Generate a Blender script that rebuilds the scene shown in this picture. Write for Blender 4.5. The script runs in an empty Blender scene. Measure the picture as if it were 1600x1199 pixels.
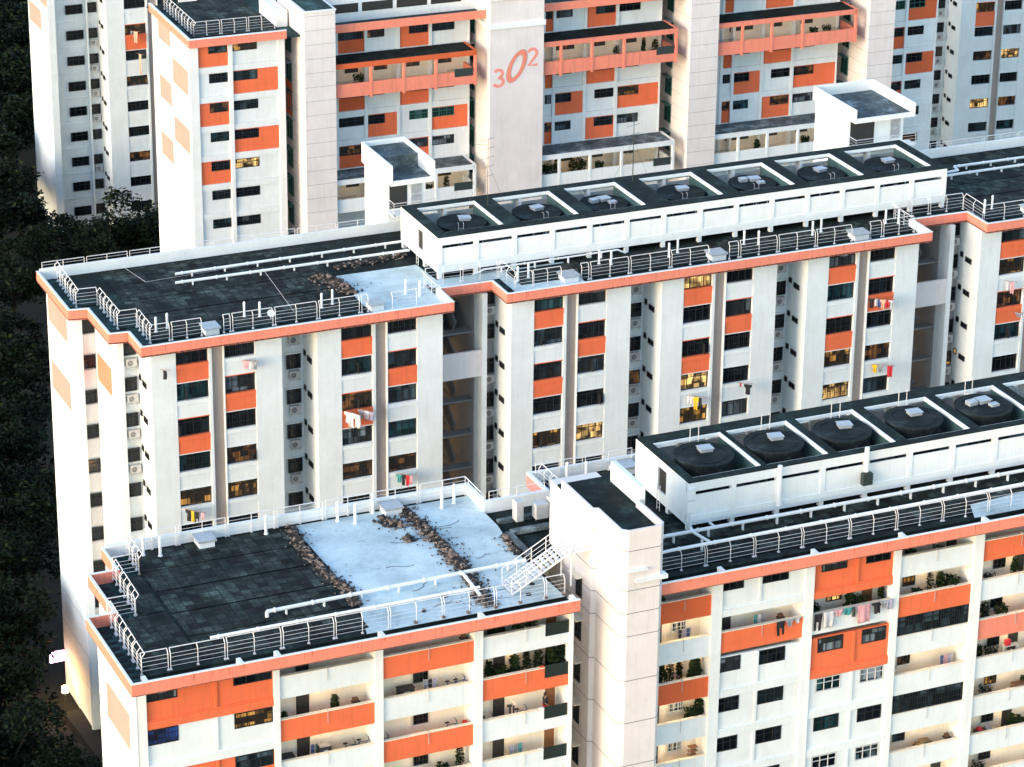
import bpy, bmesh, math, random
from mathutils import Vector, Matrix
random.seed(7)
R = math.radians
sc = bpy.context.scene
COL = sc.collection

# ---------------------------------------------------------------- materials
def newmat(name):
    m = bpy.data.materials.new(name); m.use_nodes = True
    nt = m.node_tree; b = nt.nodes['Principled BSDF']
    return m, nt, b
def nd(nt, t, **kw):
    n = nt.nodes.new(t)
    for k, v in kw.items():
        if k in n.inputs.keys() if isinstance(k, str) else False: n.inputs[k].default_value = v
        else: setattr(n, k, v)
    return n
def ramp(nt, fac, stops):
    r = nt.nodes.new('ShaderNodeValToRGB'); e = r.color_ramp.elements
    while len(e) < len(stops): e.new(0.5)
    for i, (p, c) in enumerate(stops):
        e[i].position = p; e[i].color = (c[0], c[1], c[2], 1)
    nt.links.new(fac, r.inputs[0]); return r.outputs[0]
def noise(nt, vec, scale, detail=4, rough=.6):
    n = nt.nodes.new('ShaderNodeTexNoise'); n.inputs['Scale'].default_value = scale
    n.inputs['Detail'].default_value = detail; n.inputs['Roughness'].default_value = rough
    nt.links.new(vec, n.inputs['Vector']); return n.outputs['Fac']
def coords(nt, scale=(1, 1, 1)):
    t = nt.nodes.new('ShaderNodeTexCoord'); mp = nt.nodes.new('ShaderNodeMapping')
    mp.inputs['Scale'].default_value = scale
    nt.links.new(t.outputs['Object'], mp.inputs['Vector']); return mp.outputs['Vector']
def mixc(nt, fac, a, b, mode='MIX'):
    m = nt.nodes.new('ShaderNodeMix'); m.data_type = 'RGBA'; m.blend_type = mode
    def put(i, v):
        if isinstance(v, (tuple, list)): m.inputs[i].default_value = (*v[:3], 1)
        elif isinstance(v, float): m.inputs[i].default_value = v
        else: nt.links.new(v, m.inputs[i])
    put(0, fac); put(6, a); put(7, b); return m.outputs[2]
def bump(nt, b, h, dist=.02, st=.5):
    n = nt.nodes.new('ShaderNodeBump'); n.inputs['Distance'].default_value = dist; n.inputs['Strength'].default_value = st
    nt.links.new(h, n.inputs['Height']); nt.links.new(n.outputs[0], b.inputs['Normal'])

def paint(name, c, stain=.25, rough=.75, dirt=(.25, .22, .2)):
    """painted masonry: broad mottling, thin vertical rain streaks, fine grain"""
    m, nt, b = newmat(name)
    v = coords(nt); vs = coords(nt, (2.2, 2.2, .16)); vf = coords(nt, (1, 1, 1))
    mott = ramp(nt, noise(nt, v, .5, 5), [(.3, (.88, .88, .87)), (.7, (1, 1, 1))])
    base = mixc(nt, 1.0, c, mott, 'MULTIPLY')
    st = ramp(nt, noise(nt, vs, 1.6, 6, .7), [(.5, (0, 0, 0)), (.72, (1, 1, 1))])
    mul = nt.nodes.new('ShaderNodeMath'); mul.operation = 'MULTIPLY'; mul.inputs[1].default_value = stain
    nt.links.new(st, mul.inputs[0])
    dc = tuple(c[i] * .45 + dirt[i] * .35 for i in range(3))
    base = mixc(nt, mul.outputs[0], base, dc)
    g = ramp(nt, noise(nt, vf, 14, 3), [(.3, (.93, .93, .93)), (.7, (1, 1, 1))])
    base = mixc(nt, 1.0, base, g, 'MULTIPLY')
    nt.links.new(base, b.inputs['Base Color']); b.inputs['Roughness'].default_value = rough
    bump(nt, b, noise(nt, vf, 9, 4), .01, .3)
    return m
def plain(name, c, rough=.5, metal=0., var=.2, scale=3.):
    m, nt, b = newmat(name)
    v = coords(nt)
    k = ramp(nt, noise(nt, v, scale, 4), [(.3, (1 - var,) * 3), (.7, (1, 1, 1))])
    nt.links.new(mixc(nt, 1.0, c, k, 'MULTIPLY'), b.inputs['Base Color'])
    b.inputs['Roughness'].default_value = rough; b.inputs['Metallic'].default_value = metal
    return m
def rooftop(name, dark, light, tile=.62, joint=True, rough=.9):
    m, nt, b = newmat(name)
    v = coords(nt)
    n1 = noise(nt, v, .55, 8, .72)
    base = ramp(nt, n1, [(.34, dark), (.52, tuple(q*.8 for q in light)), (.68, tuple(q*2.6 for q in light))])
    if joint:
        br = nt.nodes.new('ShaderNodeTexBrick'); br.offset = 0; br.squash = 1
        br.inputs['Scale'].default_value = 1; br.inputs['Brick Width'].default_value = tile; br.inputs['Row Height'].default_value = tile
        br.inputs['Mortar Size'].default_value = .025; br.inputs['Color1'].default_value = (.35, .35, .35, 1)
        br.inputs['Color2'].default_value = (1.9, 1.9, 1.9, 1); br.inputs['Mortar'].default_value = (.25, .25, .25, 1)
        nt.links.new(v, br.inputs['Vector'])
        base = mixc(nt, 1.0, base, br.outputs['Color'], 'MULTIPLY')
    n2 = noise(nt, v, 5, 5, .7)
    base = mixc(nt, 1.0, base, ramp(nt, n2, [(.3, (.6, .6, .6)), (.75, (1.3, 1.3, 1.3))]), 'MULTIPLY')
    nt.links.new(base, b.inputs['Base Color']); b.inputs['Roughness'].default_value = rough
    b.inputs['Specular IOR Level'].default_value = .2
    bump(nt, b, n2, .03, .6)
    return m
def roombits(nt, w=.5, h=.65, zs=1.0):
    """random blocks on a facade plane (furniture, curtains) from s+t and z"""
    t = nt.nodes.new('ShaderNodeTexCoord'); sp = nt.nodes.new('ShaderNodeSeparateXYZ'); nt.links.new(t.outputs['Object'], sp.inputs[0])
    ad = nt.nodes.new('ShaderNodeMath'); ad.operation = 'ADD'; nt.links.new(sp.outputs[0], ad.inputs[0]); nt.links.new(sp.outputs[1], ad.inputs[1])
    cb = nt.nodes.new('ShaderNodeCombineXYZ'); nt.links.new(ad.outputs[0], cb.inputs[0]); nt.links.new(sp.outputs[2], cb.inputs[1])
    out = []
    for k, (a, b, c) in enumerate(((w, h, 0), (w*.37, h*2.3, .3))):
        br = nt.nodes.new('ShaderNodeTexBrick'); br.offset = .35; br.inputs['Scale'].default_value = 1
        br.inputs['Brick Width'].default_value = a; br.inputs['Row Height'].default_value = b; br.inputs['Mortar Size'].default_value = 0
        br.inputs['Color1'].default_value = (0, 0, 0, 1); br.inputs['Color2'].default_value = (1, 1, 1, 1); br.inputs['Bias'].default_value = 0
        nt.links.new(cb.outputs[0], br.inputs['Vector']); out.append(br.outputs['Color'])
    return out[0], out[1], cb.outputs[0]
def glass(name, c=(.005, .008, .011), detail=.3):
    m, nt, b = newmat(name)
    x, y, v = roombits(nt, .62, 1.1)
    k = ramp(nt, x, [(.55, c), (.9, tuple(q*(1+4*detail)+.012*detail for q in c))])
    k = mixc(nt, .4, k, mixc(nt, 1.0, k, y, 'MULTIPLY'))
    nt.links.new(k, b.inputs['Base Color']); b.inputs['Roughness'].default_value = .1
    b.inputs['Specular IOR Level'].default_value = .25
    return m
def lit(name, c, strength, density=.5, scale=2.0):
    """a lit room seen through glass: curtains and furniture break the glow"""
    m, nt, b = newmat(name)
    x, y, v = roombits(nt, 1.15/scale*1.2, .45)
    n = ramp(nt, noise(nt, v, 1.1, 4, .6), [(density*.75, (0, 0, 0)), (min(.95, density*.75+.25), (1, 1, 1))])
    k = ramp(nt, x, [(density-.15, (.03, .03, .03)), (density+.1, (.9, .9, .9))])
    k2 = ramp(nt, y, [(.1, (.35, .3, .25)), (.9, (1, 1, 1))])
    col = mixc(nt, 1.0, mixc(nt, 1.0, mixc(nt, .45, k, n), k2, 'MULTIPLY'), c, 'MULTIPLY')
    nt.links.new(col, b.inputs['Emission Color']); b.inputs['Emission Strength'].default_value = strength
    b.inputs['Base Color'].default_value = (.012, .012, .012, 1); b.inputs['Roughness'].default_value = .2
    return m
def emit(name, c, s):
    m, nt, b = newmat(name); b.inputs['Base Color'].default_value = (*c, 1)
    b.inputs['Emission Color'].default_value = (*c, 1); b.inputs['Emission Strength'].default_value = s
    return m
def leafmat(name, a, bcol):
    m, nt, b = newmat(name)
    g = nt.nodes.new('ShaderNodeNewGeometry')
    c = ramp(nt, g.outputs['Random Per Island'], [(0, a), (.9, bcol), (1, tuple(min(1, q*k) for q, k in zip(bcol, (3.4, 2.4, 1.6))))])  # last stop paints lamplit olive highlights into some leaves
    nt.links.new(c, b.inputs['Base Color']); b.inputs['Roughness'].default_value = .7
    b.inputs['Specular IOR Level'].default_value = .1
    return m

WHITE = (.79, .83, .83)
M = {}
M['white'] = paint('white_paint', WHITE, .24, dirt=(.30, .27, .24))
M['whiteclean'] = paint('white_trim', (.84, .86, .85), .2)
M['rose'] = paint('rose_tile', (.77, .71, .69), .25)
M['cream'] = paint('cream_paint', (.88, .79, .64), .2)
M['slab'] = paint('end_peach_orange', (.88, .24, .13), .2)
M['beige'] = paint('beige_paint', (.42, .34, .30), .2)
M['orange'] = paint('orange_paint', (.84, .165, .06), .35, dirt=(.2, .06, .03))
M['rust_and_shade'] = paint('rust_and_shaded_orange', (.70, .125, .035), .3, dirt=(.12, .05, .03))
M['salmon'] = paint('salmon_paint', (.86, .26, .17), .55, dirt=(.2, .08, .06))
M['peach'] = paint('peach_paint', (.90, .31, .25), .2)
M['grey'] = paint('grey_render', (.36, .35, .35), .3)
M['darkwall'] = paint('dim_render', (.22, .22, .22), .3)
M['roof'] = rooftop('roof_pavers', (.0025, .0075, .0075), (.024, .032, .028))
M['roofd'] = rooftop('roof_bitumen', (.0018, .006, .0065), (.011, .021, .020), joint=False)
M['rooft'] = rooftop('roof_membrane', (.010, .030, .031), (.024, .054, .053), joint=False)
M['ledge'] = rooftop('ledge_concrete', (.04, .055, .06), (.13, .16, .17), joint=False)
M['groove'] = plain('roof_gutter', (.002, .006, .0065), .9)
def sheetmat():
    m, nt, b = newmat('waterproof_paint')
    v = coords(nt)
    n = noise(nt, v, .35, 7, .62)
    base = ramp(nt, n, [(.3, (.34, .43, .45)), (.5, (.52, .63, .65)), (.68, (.64, .74, .75))])
    n2 = ramp(nt, noise(nt, v, 1.3, 9, .8), [(.56, (1, 1, 1)), (.72, (.42, .46, .48))])
    base = mixc(nt, 1.0, base, n2, 'MULTIPLY')
    base = mixc(nt, 1.0, base, ramp(nt, noise(nt, v, 6, 6, .7), [(.35, (.86, .87, .88)), (.6, (1, 1, 1))]), 'MULTIPLY')
    bump(nt, b, noise(nt, v, 2.5, 6), .04, .5)
    nt.links.new(base, b.inputs['Base Color']); b.inputs['Roughness'].default_value = .6
    return m
M['sheet'] = sheetmat()
M['rail'] = plain('white_rail_paint', (.72, .71, .71), .4, var=.15)
M['pipe'] = plain('white_pipe', (.82, .83, .83), .35, var=.1)
M['frame'] = plain('dark_window_frame', (.02, .022, .025), .4)
M['wframe'] = plain('white_window_frame', (.6, .62, .62), .4)
M['gframe'] = plain('green_window_frame', (.04, .16, .13), .4)
M['glass'] = glass('dark_glass', detail=.3)
M['glassc'] = glass('curtained_glass', (.012, .02, .024), detail=1.0)
M['glassb'] = glass('blind_glass', (.03, .036, .04), detail=1.6)
M['glasst'] = glass('teal_glass', (.006, .022, .026), detail=.8)
M['glassg'] = glass('green_glass', (.005, .05, .04), .3)
M['lit'] = lit('lit_room_yellow', (1., .50, .10), .5, .8, 2.4)
M['litb'] = lit('lit_room_bright', (1., .64, .22), .8, .6, 2.8)
M['litd'] = lit('lit_room_dim', (.9, .38, .10), .15, .74, 2.2)
M['blue'] = lit('blue_screen_room', (.02, .07, .35), .45, .62, 1.8)
M['lamp'] = emit('lamp_tube', (1., .66, .34), 9)
M['lampb'] = emit('lamp_tube_bright', (1., .72, .40), 20)
M['mustard'] = plain('mustard_cloth', (.16, .12, .05), .8, var=.5)
M['trough'] = plain('brown_trough', (.11, .05, .025), .8)
M['door'] = plain('dark_doorway', (.03, .028, .026), .6)
M['wood'] = plain('brown_door', (.25, .10, .04), .5)
M['metal'] = plain('galvanised_metal', (.5, .52, .54), .45, .3, .3)
M['grille'] = plain('dark_green_grille', (.03, .045, .04), .5)
M['black'] = plain('black_rubber', (.012, .012, .013), .6)
M['ac'] = plain('air_conditioner_casing', (.55, .54, .52), .5, var=.25)
M['acfan'] = plain('air_conditioner_fan', (.03, .035, .04), .5)
M['tank'] = rooftop('tank_concrete', (.005, .009, .010), (.022, .030, .030), joint=False)
M['tankfl_shade'] = plain('tank_floor_and_wall_shade', (.07, .13, .13), .35, var=.5, scale=.8)
M['brick'] = plain('broken_brick', (.33, .24, .19), .9, var=.8, scale=4)
M['brickd'] = plain('broken_brick_dark', (.03, .028, .027), .9, var=.5, scale=4)
M['leaf'] = leafmat('potted_leaf', (.003, .009, .005), (.018, .032, .010))
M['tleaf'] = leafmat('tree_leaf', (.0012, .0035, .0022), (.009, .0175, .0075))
M['bark'] = plain('bark', (.05, .04, .03), .9)
M['pot'] = plain('terracotta', (.22, .09, .05), .8)
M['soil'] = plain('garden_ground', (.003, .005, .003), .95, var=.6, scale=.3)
M['road'] = plain('asphalt', (.018, .020, .023), .9, var=.4, scale=.5)
M['skin'] = plain('skin', (.35, .2, .13), .5)
M['hair'] = plain('hair', (.01, .009, .008), .6)
for n_, c_ in dict(c_white=(.58, .58, .6), c_grey=(.28, .3, .33), c_black=(.015, .015, .02), c_red=(.5, .02, .03), c_yellow=(.85, .5, .02),
                   c_pink=(.7, .35, .38), c_blue=(.05, .09, .25), c_teal=(.05, .3, .3), c_peach=(.75, .42, .28), c_lav=(.4, .38, .5)).items():
    M[n_] = plain(n_, c_, .85, var=.3, scale=6)

# ---------------------------------------------------------------- helpers
class MB:
    def __init__(s): s.v = []; s.f = []
    def box(s, x0, x1, y0, y1, z0, z1):
        if x1 < x0: x0, x1 = x1, x0
        if y1 < y0: y0, y1 = y1, y0
        if z1 < z0: z0, z1 = z1, z0
        i = len(s.v)
        s.v += [(x0, y0, z0), (x1, y0, z0), (x1, y1, z0), (x0, y1, z0), (x0, y0, z1), (x1, y0, z1), (x1, y1, z1), (x0, y1, z1)]
        s.f += [(i, i+3, i+2, i+1), (i+4, i+5, i+6, i+7), (i, i+1, i+5, i+4), (i+1, i+2, i+6, i+5), (i+2, i+3, i+7, i+6), (i+3, i, i+4, i+7)]
        return s
    def fb(s, face, u0, u1, n0, n1, z0, z1):
        """box on a wall: face ('F', t) looks to -t, face ('L', x) looks to -s; n counts outwards"""
        k, p = face
        if k == 'F': return s.box(u0, u1, p - n1, p - n0, z0, z1)
        return s.box(p - n1, p - n0, u0, u1, z0, z1)
    def prism(s, pts, z0, z1):
        i = len(s.v); n = len(pts)
        a = sum(pts[k][0]*pts[(k+1) % n][1] - pts[(k+1) % n][0]*pts[k][1] for k in range(n))
        if a < 0: pts = pts[::-1]
        s.v += [(p[0], p[1], z0) for p in pts] + [(p[0], p[1], z1) for p in pts]
        s.f.append(tuple(range(i+n-1, i-1, -1))); s.f.append(tuple(range(i+n, i+2*n)))
        for k in range(n):
            j = (k+1) % n; s.f.append((i+k, i+j, i+n+j, i+n+k))
        return s
    def ribbon(s, pts, a, b, z0, z1):
        """a wall following an open polyline, between offsets a and b to its left side"""
        n = len(pts); off = []
        for k in range(n):
            P = Vector(pts[k]); ds = []
            if k > 0: ds.append((P - Vector(pts[k-1])).normalized())
            if k < n-1: ds.append((Vector(pts[k+1]) - P).normalized())
            ns = [Vector((-d.y, d.x)) for d in ds]
            if len(ns) == 2:
                m = (ns[0] + ns[1]).normalized(); m = m / max(.3, m.dot(ns[0]))
            else: m = ns[0]
            off.append((P + m*a, P + m*b))
        i = len(s.v)
        for p, q in off:
            s.v += [(p.x, p.y, z0), (q.x, q.y, z0), (q.x, q.y, z1), (p.x, p.y, z1)]
        for k in range(n-1):
            o = i+4*k; e = o+4
            for w in range(4):
                w2 = (w+1) % 4; s.f.append((o+w, o+w2, e+w2, e+w))
        s.f.append((i+3, i+2, i+1, i)); e = i+4*(n-1); s.f.append((e, e+1, e+2, e+3))
        return s
    def bar(s, p, q, r, n=6, r2=None):
        p = Vector(p); q = Vector(q); d = (q-p)
        if d.length < 1e-6: return s
        d.normalize(); a = d.orthogonal().normalized(); b = d.cross(a); i = len(s.v); r2 = r if r2 is None else r2
        for c, rr in ((p, r), (q, r2)):
            for k in range(n):
                t = 2*math.pi*(k+.5)/n; s.v.append(tuple(c + a*rr*math.cos(t) + b*rr*math.sin(t)))
        for k in range(n):
            j = (k+1) % n; s.f.append((i+k, i+j, i+n+j, i+n+k))
        s.f.append(tuple(range(i+n-1, i-1, -1))); s.f.append(tuple(range(i+n, i+2*n)))
        return s
    def path(s, pts, r, n=6):
        for a, b in zip(pts, pts[1:]): s.bar(a, b, r, n)
        return s
    def cyl(s, c, r, z0, z1, n=32, r2=None):
        return s.bar((c[0], c[1], z0), (c[0], c[1], z1), r, n, r2)
    def ring(s, c, ax, R_, r, n=20, m=6):
        c = Vector(c); ax = Vector(ax).normalized(); a = ax.orthogonal().normalized(); b = ax.cross(a); i = len(s.v)
        for k in range(n):
            t = 2*math.pi*k/n; d = a*math.cos(t) + b*math.sin(t)
            for j in range(m):
                u = 2*math.pi*j/m; s.v.append(tuple(c + d*(R_ + r*math.cos(u)) + ax*r*math.sin(u)))
        for k in range(n):
            for j in range(m):
                k2 = (k+1) % n; j2 = (j+1) % m; s.f.append((i+k*m+j, i+k2*m+j, i+k2*m+j2, i+k*m+j2))
        return s
    def obox(s, c, ex, ey, ez, rot):
        i = len(s.v); c = Vector(c)
        for z in (-1, 1):
            for x, y in ((-1, -1), (1, -1), (1, 1), (-1, 1)):
                s.v.append(tuple(c + rot @ Vector((x*ex, y*ey, z*ez))))
        s.f += [(i, i+3, i+2, i+1), (i+4, i+5, i+6, i+7), (i, i+1, i+5, i+4), (i+1, i+2, i+6, i+5), (i+2, i+3, i+7, i+6), (i+3, i, i+4, i+7)]
        return s
    def mesh(s, name, mat, smooth=False):
        me = bpy.data.meshes.new(name); me.from_pydata(s.v, [], s.f); me.materials.append(mat)
        if smooth:
            for p in me.polygons: p.use_smooth = True
        me.update(); return me
    def build(s, name, mat, parent=None, smooth=False, bevel=0):
        o = bpy.data.objects.new(name, s.mesh(name, M[mat] if isinstance(mat, str) else mat, smooth)); COL.objects.link(o)
        if parent: o.parent = parent
        if bevel:
            b = o.modifiers.new('bevel', 'BEVEL'); b.width = bevel; b.segments = 2; b.limit_method = 'ANGLE'
        return o

def each(name, mat, par, boxes):
    for b in boxes: MB().box(*b).build(name, mat, par)
def tag(o, label=None, cat=None, group=None, kind=None):
    if label: o['label'] = label
    if cat: o['category'] = cat
    if group: o['group'] = group
    if kind: o['kind'] = kind
    return o
def thing(name, label, cat, mw=None, group=None):
    o = bpy.data.objects.new(name, None); COL.objects.link(o); o.empty_display_size = .5
    if mw is not None: o.matrix_world = mw
    return tag(o, label, cat, group)
def copy_tree(o, parent=None):
    c = o.copy(); COL.objects.link(c)
    if parent: c.parent = parent
    for ch in CH.get(o.name, [x for x in o.children]): copy_tree(ch, c)
    return c
CH = {}
class Protos:
    """build a prototype once, copy it afterwards"""
    def __init__(s): s.d = {}
    def get(s, key, make):
        if key not in s.d:
            o = make(); s.d[key] = (o, tree(o)); return o
        return clone(s.d[key][1])
def tree(o): return (o, [tree(c) for c in COL.objects if c.parent == o])
def clone(t, parent=None):
    c = t[0].copy(); COL.objects.link(c)
    if parent: c.parent = parent
    for ch in t[1]: clone(ch, c)
    return c
PR = Protos()
def frame_mat(o, ang): return Matrix.Translation((o[0], o[1], 0)) @ Matrix.Rotation(R(ang), 4, 'Z')
FR = frame_mat((41.0, 152.16), 1.05); MI = frame_mat((55.9, 201.0), .7); AA = frame_mat((82.0, 273.9), -.4)
D1 = frame_mat((80.0, 320.0), 0); D2 = frame_mat((175., 292.), -5)
def at(F, s, t, z, rz=0): return F @ Matrix.Translation((s, t, z)) @ Matrix.Rotation(R(rz), 4, 'Z')
ORD = ['topmost', 'second', 'third', 'fourth', 'fifth', 'sixth', 'seventh', 'eighth', 'ninth', 'tenth', 'eleventh', 'twelfth']
NTH = ['first', 'second', 'third', 'fourth', 'fifth', 'sixth', 'seventh', 'eighth', 'ninth', 'tenth', 'eleventh', 'twelfth', 'thirteenth']

# ---------------------------------------------------------------- shared building pieces
def window(par, face, u0, u1, z0, z1, n=4, fm='frame', gm='glass', grille=0, depth=.075, sockets=False, name='window', hbar=True):
    f = MB(); w = .055; a, b = depth-.02, depth+.05
    f.fb(face, u0, u1, a, b, z0, z0+w).fb(face, u0, u1, a, b, z1-w, z1)
    f.fb(face, u0, u0+w, a, b, z0+w, z1-w).fb(face, u1-w, u1, a, b, z0+w, z1-w)
    for k in range(1, n):
        u = u0 + (u1-u0)*k/n; f.fb(face, u-.022, u+.022, a, b-.01, z0+w, z1-w)
    if hbar: f.fb(face, u0+w, u1-w, a, b-.015, z1-.4, z1-.36)
    if grille:
        g = int((u1-u0)/.17)
        for k in range(1, g):
            u = u0+(u1-u0)*k/g; f.fb(face, u-.011, u+.011, b, b+.025, z0+.03, z1-.03)
        for k in range(1, 3):
            z = z0+(z1-z0)*k/3; f.fb(face, u0+.02, u1-.02, b+.026, b+.045, z-.012, z+.012)
    if random.random() < .22 and sockets:      # a sash pushed open
        k = random.randrange(n); ua = u0+(u1-u0)*k/n+.05; ub = ua+.05
        f.fb(face, ua, ub, b, b+.42, z0+.1, z1-.45)
    if sockets:                                 # drying pole sockets under the sill
        for k in range(5):
            u = u0+(u1-u0)*(.2+.12*k); f.fb(face, u-.03, u+.03, b-.0, b+.16, z0-.2, z0-.15)
    fo = f.build(name, fm, par)
    g = MB(); g.fb(face, u0+.02, u1-.02, max(depth-.06, .003), max(depth-.021, .012), z0+.02, z1-.02)
    g.build('pane', gm, fo)
    return fo

def railing(par, p0, p1, inn, posts=(0, .5, 1), h=1.3, bend=.22, z=35.12):
    m = MB(); p0 = Vector(p0); p1 = Vector(p1); inn = Vector(inn)
    for q in posts:
        c = p0.lerp(p1, q)
        m.bar((c.x, c.y, z-.04), (c.x, c.y, z+h-.28), .026, 4)
        m.bar((c.x, c.y, z+h-.28), (c.x+inn.x*bend, c.y+inn.y*bend, z+h), .026, 4)
        m.box(c.x-.07, c.x+.07, c.y-.07, c.y+.07, z-.06, z+.03)
    for zz_ in (.22, .5, .78, 1.02):
        m.bar((p0.x, p0.y, z+zz_), (p1.x, p1.y, z+zz_), .013, 4)
    m.bar((p0.x+inn.x*bend, p0.y+inn.y*bend, z+h), (p1.x+inn.x*bend, p1.y+inn.y*bend, z+h), .032, 5)
    return m.build('railing', 'rail', par)
def railrun(par, a, b, inn, pitch=3.4, **kw):
    a = Vector(a); b = Vector(b); L = (b-a).length; n = max(1, round(L/pitch)); d = (b-a).normalized()
    for k in range(n):
        q0 = a + d*(L*k/n + (.1 if k else 0)); q1 = a + d*(L*(k+1)/n - (.1 if k < n-1 else 0))
        railing(par, q0, q1, inn, **kw)
def vent(par, s, t, h=1.25, r=.09):
    m = MB(); m.cyl((s, t), r, 35.1, 35.1+h-.12, 10).cyl((s, t), r*1.25, 35.1+h-.12, 35.1+h, 10, r*.5).cyl((s, t), r*1.5, 35.08, 35.2, 10)
    m.build('vent_pipe', 'pipe', par)
def hatch(par, s0, s1, t, d=1.15):
    m = MB(); m.box(s0+.1, s1-.1, t, t+d, 35.08, 35.55)
    o = m.build('roof_hatch', 'whiteclean', par)
    l = MB(); l.box(s0, s1, t-.12, t+d+.12, 35.55, 35.68); l.build('hatch_cover', 'metal', o)
def pavers(par, s0, s1, cuts, z=35.12):
    for (a, b) in zip(cuts, cuts[1:]):
        MB().box(s0, s1, a+.09, b-.09, z, z+.055).build('paver_strip', 'roof', par)
def sheet(par, pts, z=35.19, mat='sheet'):
    MB().prism(pts, z, z+.01).build('waterproof_coating', mat, par)
def pipe_run(par, pts, r=.11, supports=2.4, z0=35.12, flange=True):
    m = MB(); m.path(pts, r, 8)
    a = Vector(pts[0]); tot = 0
    for p, q in zip(pts, pts[1:]):
        p = Vector(p); q = Vector(q); L = (q-p).length; n = int(L/supports)
        for k in range(n):
            c = p.lerp(q, (k+.5)/max(1, n))
            if c.z - z0 < 1.3: m.box(c.x-.04, c.x+.04, c.y-.1, c.y+.1, z0, c.z)
            if flange:
                d = (q-p).normalized(); c2 = p.lerp(q, (k+.2)/max(1, n)); m.bar(c2-d*.05, c2+d*.05, r*1.35, 8)
    return m.build('water_pipe', 'pipe', par)

# =============================================================== AIR CONDITIONERS
def make_ac():
    r = thing('air_conditioner', 'x', 'air conditioner')
    b = MB(); b.box(-.42, .42, -.34, 0, 0, .62); b.build('casing', 'ac', r, bevel=.02)
    f = MB(); f.ring((-.1, -.352, .31), (0, 1, 0), .225, .02, 20, 5)
    for k in range(1, 4): f.ring((-.1, -.352, .31), (0, 1, 0), .055*k, .007, 16, 4)
    for k in range(4):
        a = k*math.pi/4; f.bar((-.1-.22*math.cos(a), -.352, .31-.22*math.sin(a)), (-.1+.22*math.cos(a), -.352, .31+.22*math.sin(a)), .007, 4)
    f.build('fan_grille', 'ac', r)
    d = MB(); d.bar((-.1, -.341, .31), (-.1, -.346, .31), .22, 20); d.build('fan', 'acfan', r)
    k = MB(); k.box(-.36, -.31, -.4, 0, -.06, -.005).box(.31, .36, -.4, 0, -.06, -.005).box(-.46, .46, -.4, -.36, -.06, -.01)
    k.bar((-.335, -.02, -.35), (-.335, -.36, -.05), .015, 4).bar((.335, -.02, -.35), (.335, -.36, -.05), .015, 4)
    k.build('bracket', 'metal', r)
    return r
def ac(F, s, t, z, label, group, rz=0, scl=1):
    o = PR.get('ac', make_ac); o.matrix_world = at(F, s, t, z, rz) @ Matrix.Scale(scl, 4); tag(o, label, None, group); return o

# =============================================================== WATER TANKS
def make_tank(variant):
    r = thing('water_tank', 'x', 'water tank')
    b = MB(); b.cyl((0, 0), 1.85, 0, 2.4, 40); b.build('tank_wall', 'tank', r, smooth=False)
    l = MB(); l.cyl((0, 0), 1.95, 2.4, 2.52, 40); l.build('tank_lid', 'tank', r)
    h = MB(); h.box(-.1, .75, .15, .85, 2.52, 2.72).box(-.16, .81, .09, .91, 2.72, 2.77)
    if variant in (1, 3): h.box(-.95, -.3, .2, .75, 2.52, 2.8).box(.3, .9, -.6, -.1, 2.52, 2.68)
    h.build('access_hatch', 'metal', r)
    d = MB()
    for x in (-.62, -.22): d.bar((x, -1.98, .9), (x, -1.98, 3.1), .02, 5).bar((x, -1.98, 3.1), (x, -1.7, 3.1), .02, 5)
    for k in range(7): d.bar((-.62, -1.98, 1.1+.27*k), (-.22, -1.98, 1.1+.27*k), .015, 4)
    if variant < 2: d.build('ladder', 'metal', r)
    else:
        for x in (-.1, .5): MB().bar((x, 1.97, 1.0), (x, 1.97, 3.7), .025, 5).build('guard_pole', 'rail', r)
        q_ = MB(); q_.ring((0, 0, 2.53), (0, 0, 1), 1.5, .03, 40, 4).ring((0, 0, 2.5), (0, 0, 1), 1.93, .05, 40, 5); q_.build('lid_rim', 'tank', r)
    for k in range(5):
        a = R(200+30*k); n = MB(); n.cyl((1.9*math.cos(a), 1.9*math.sin(a)), .07, 1.2, 1.45, 8); n.build('overflow_pipe', 'pipe', r)
    return r
def tank(F, s, t, z, label, group, variant=0):
    o = PR.get('tank%d' % variant, lambda: make_tank(variant)); o.matrix_world = at(F, s, t, z, (s*37) % 24-12); tag(o, label, None, group); return o

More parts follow.
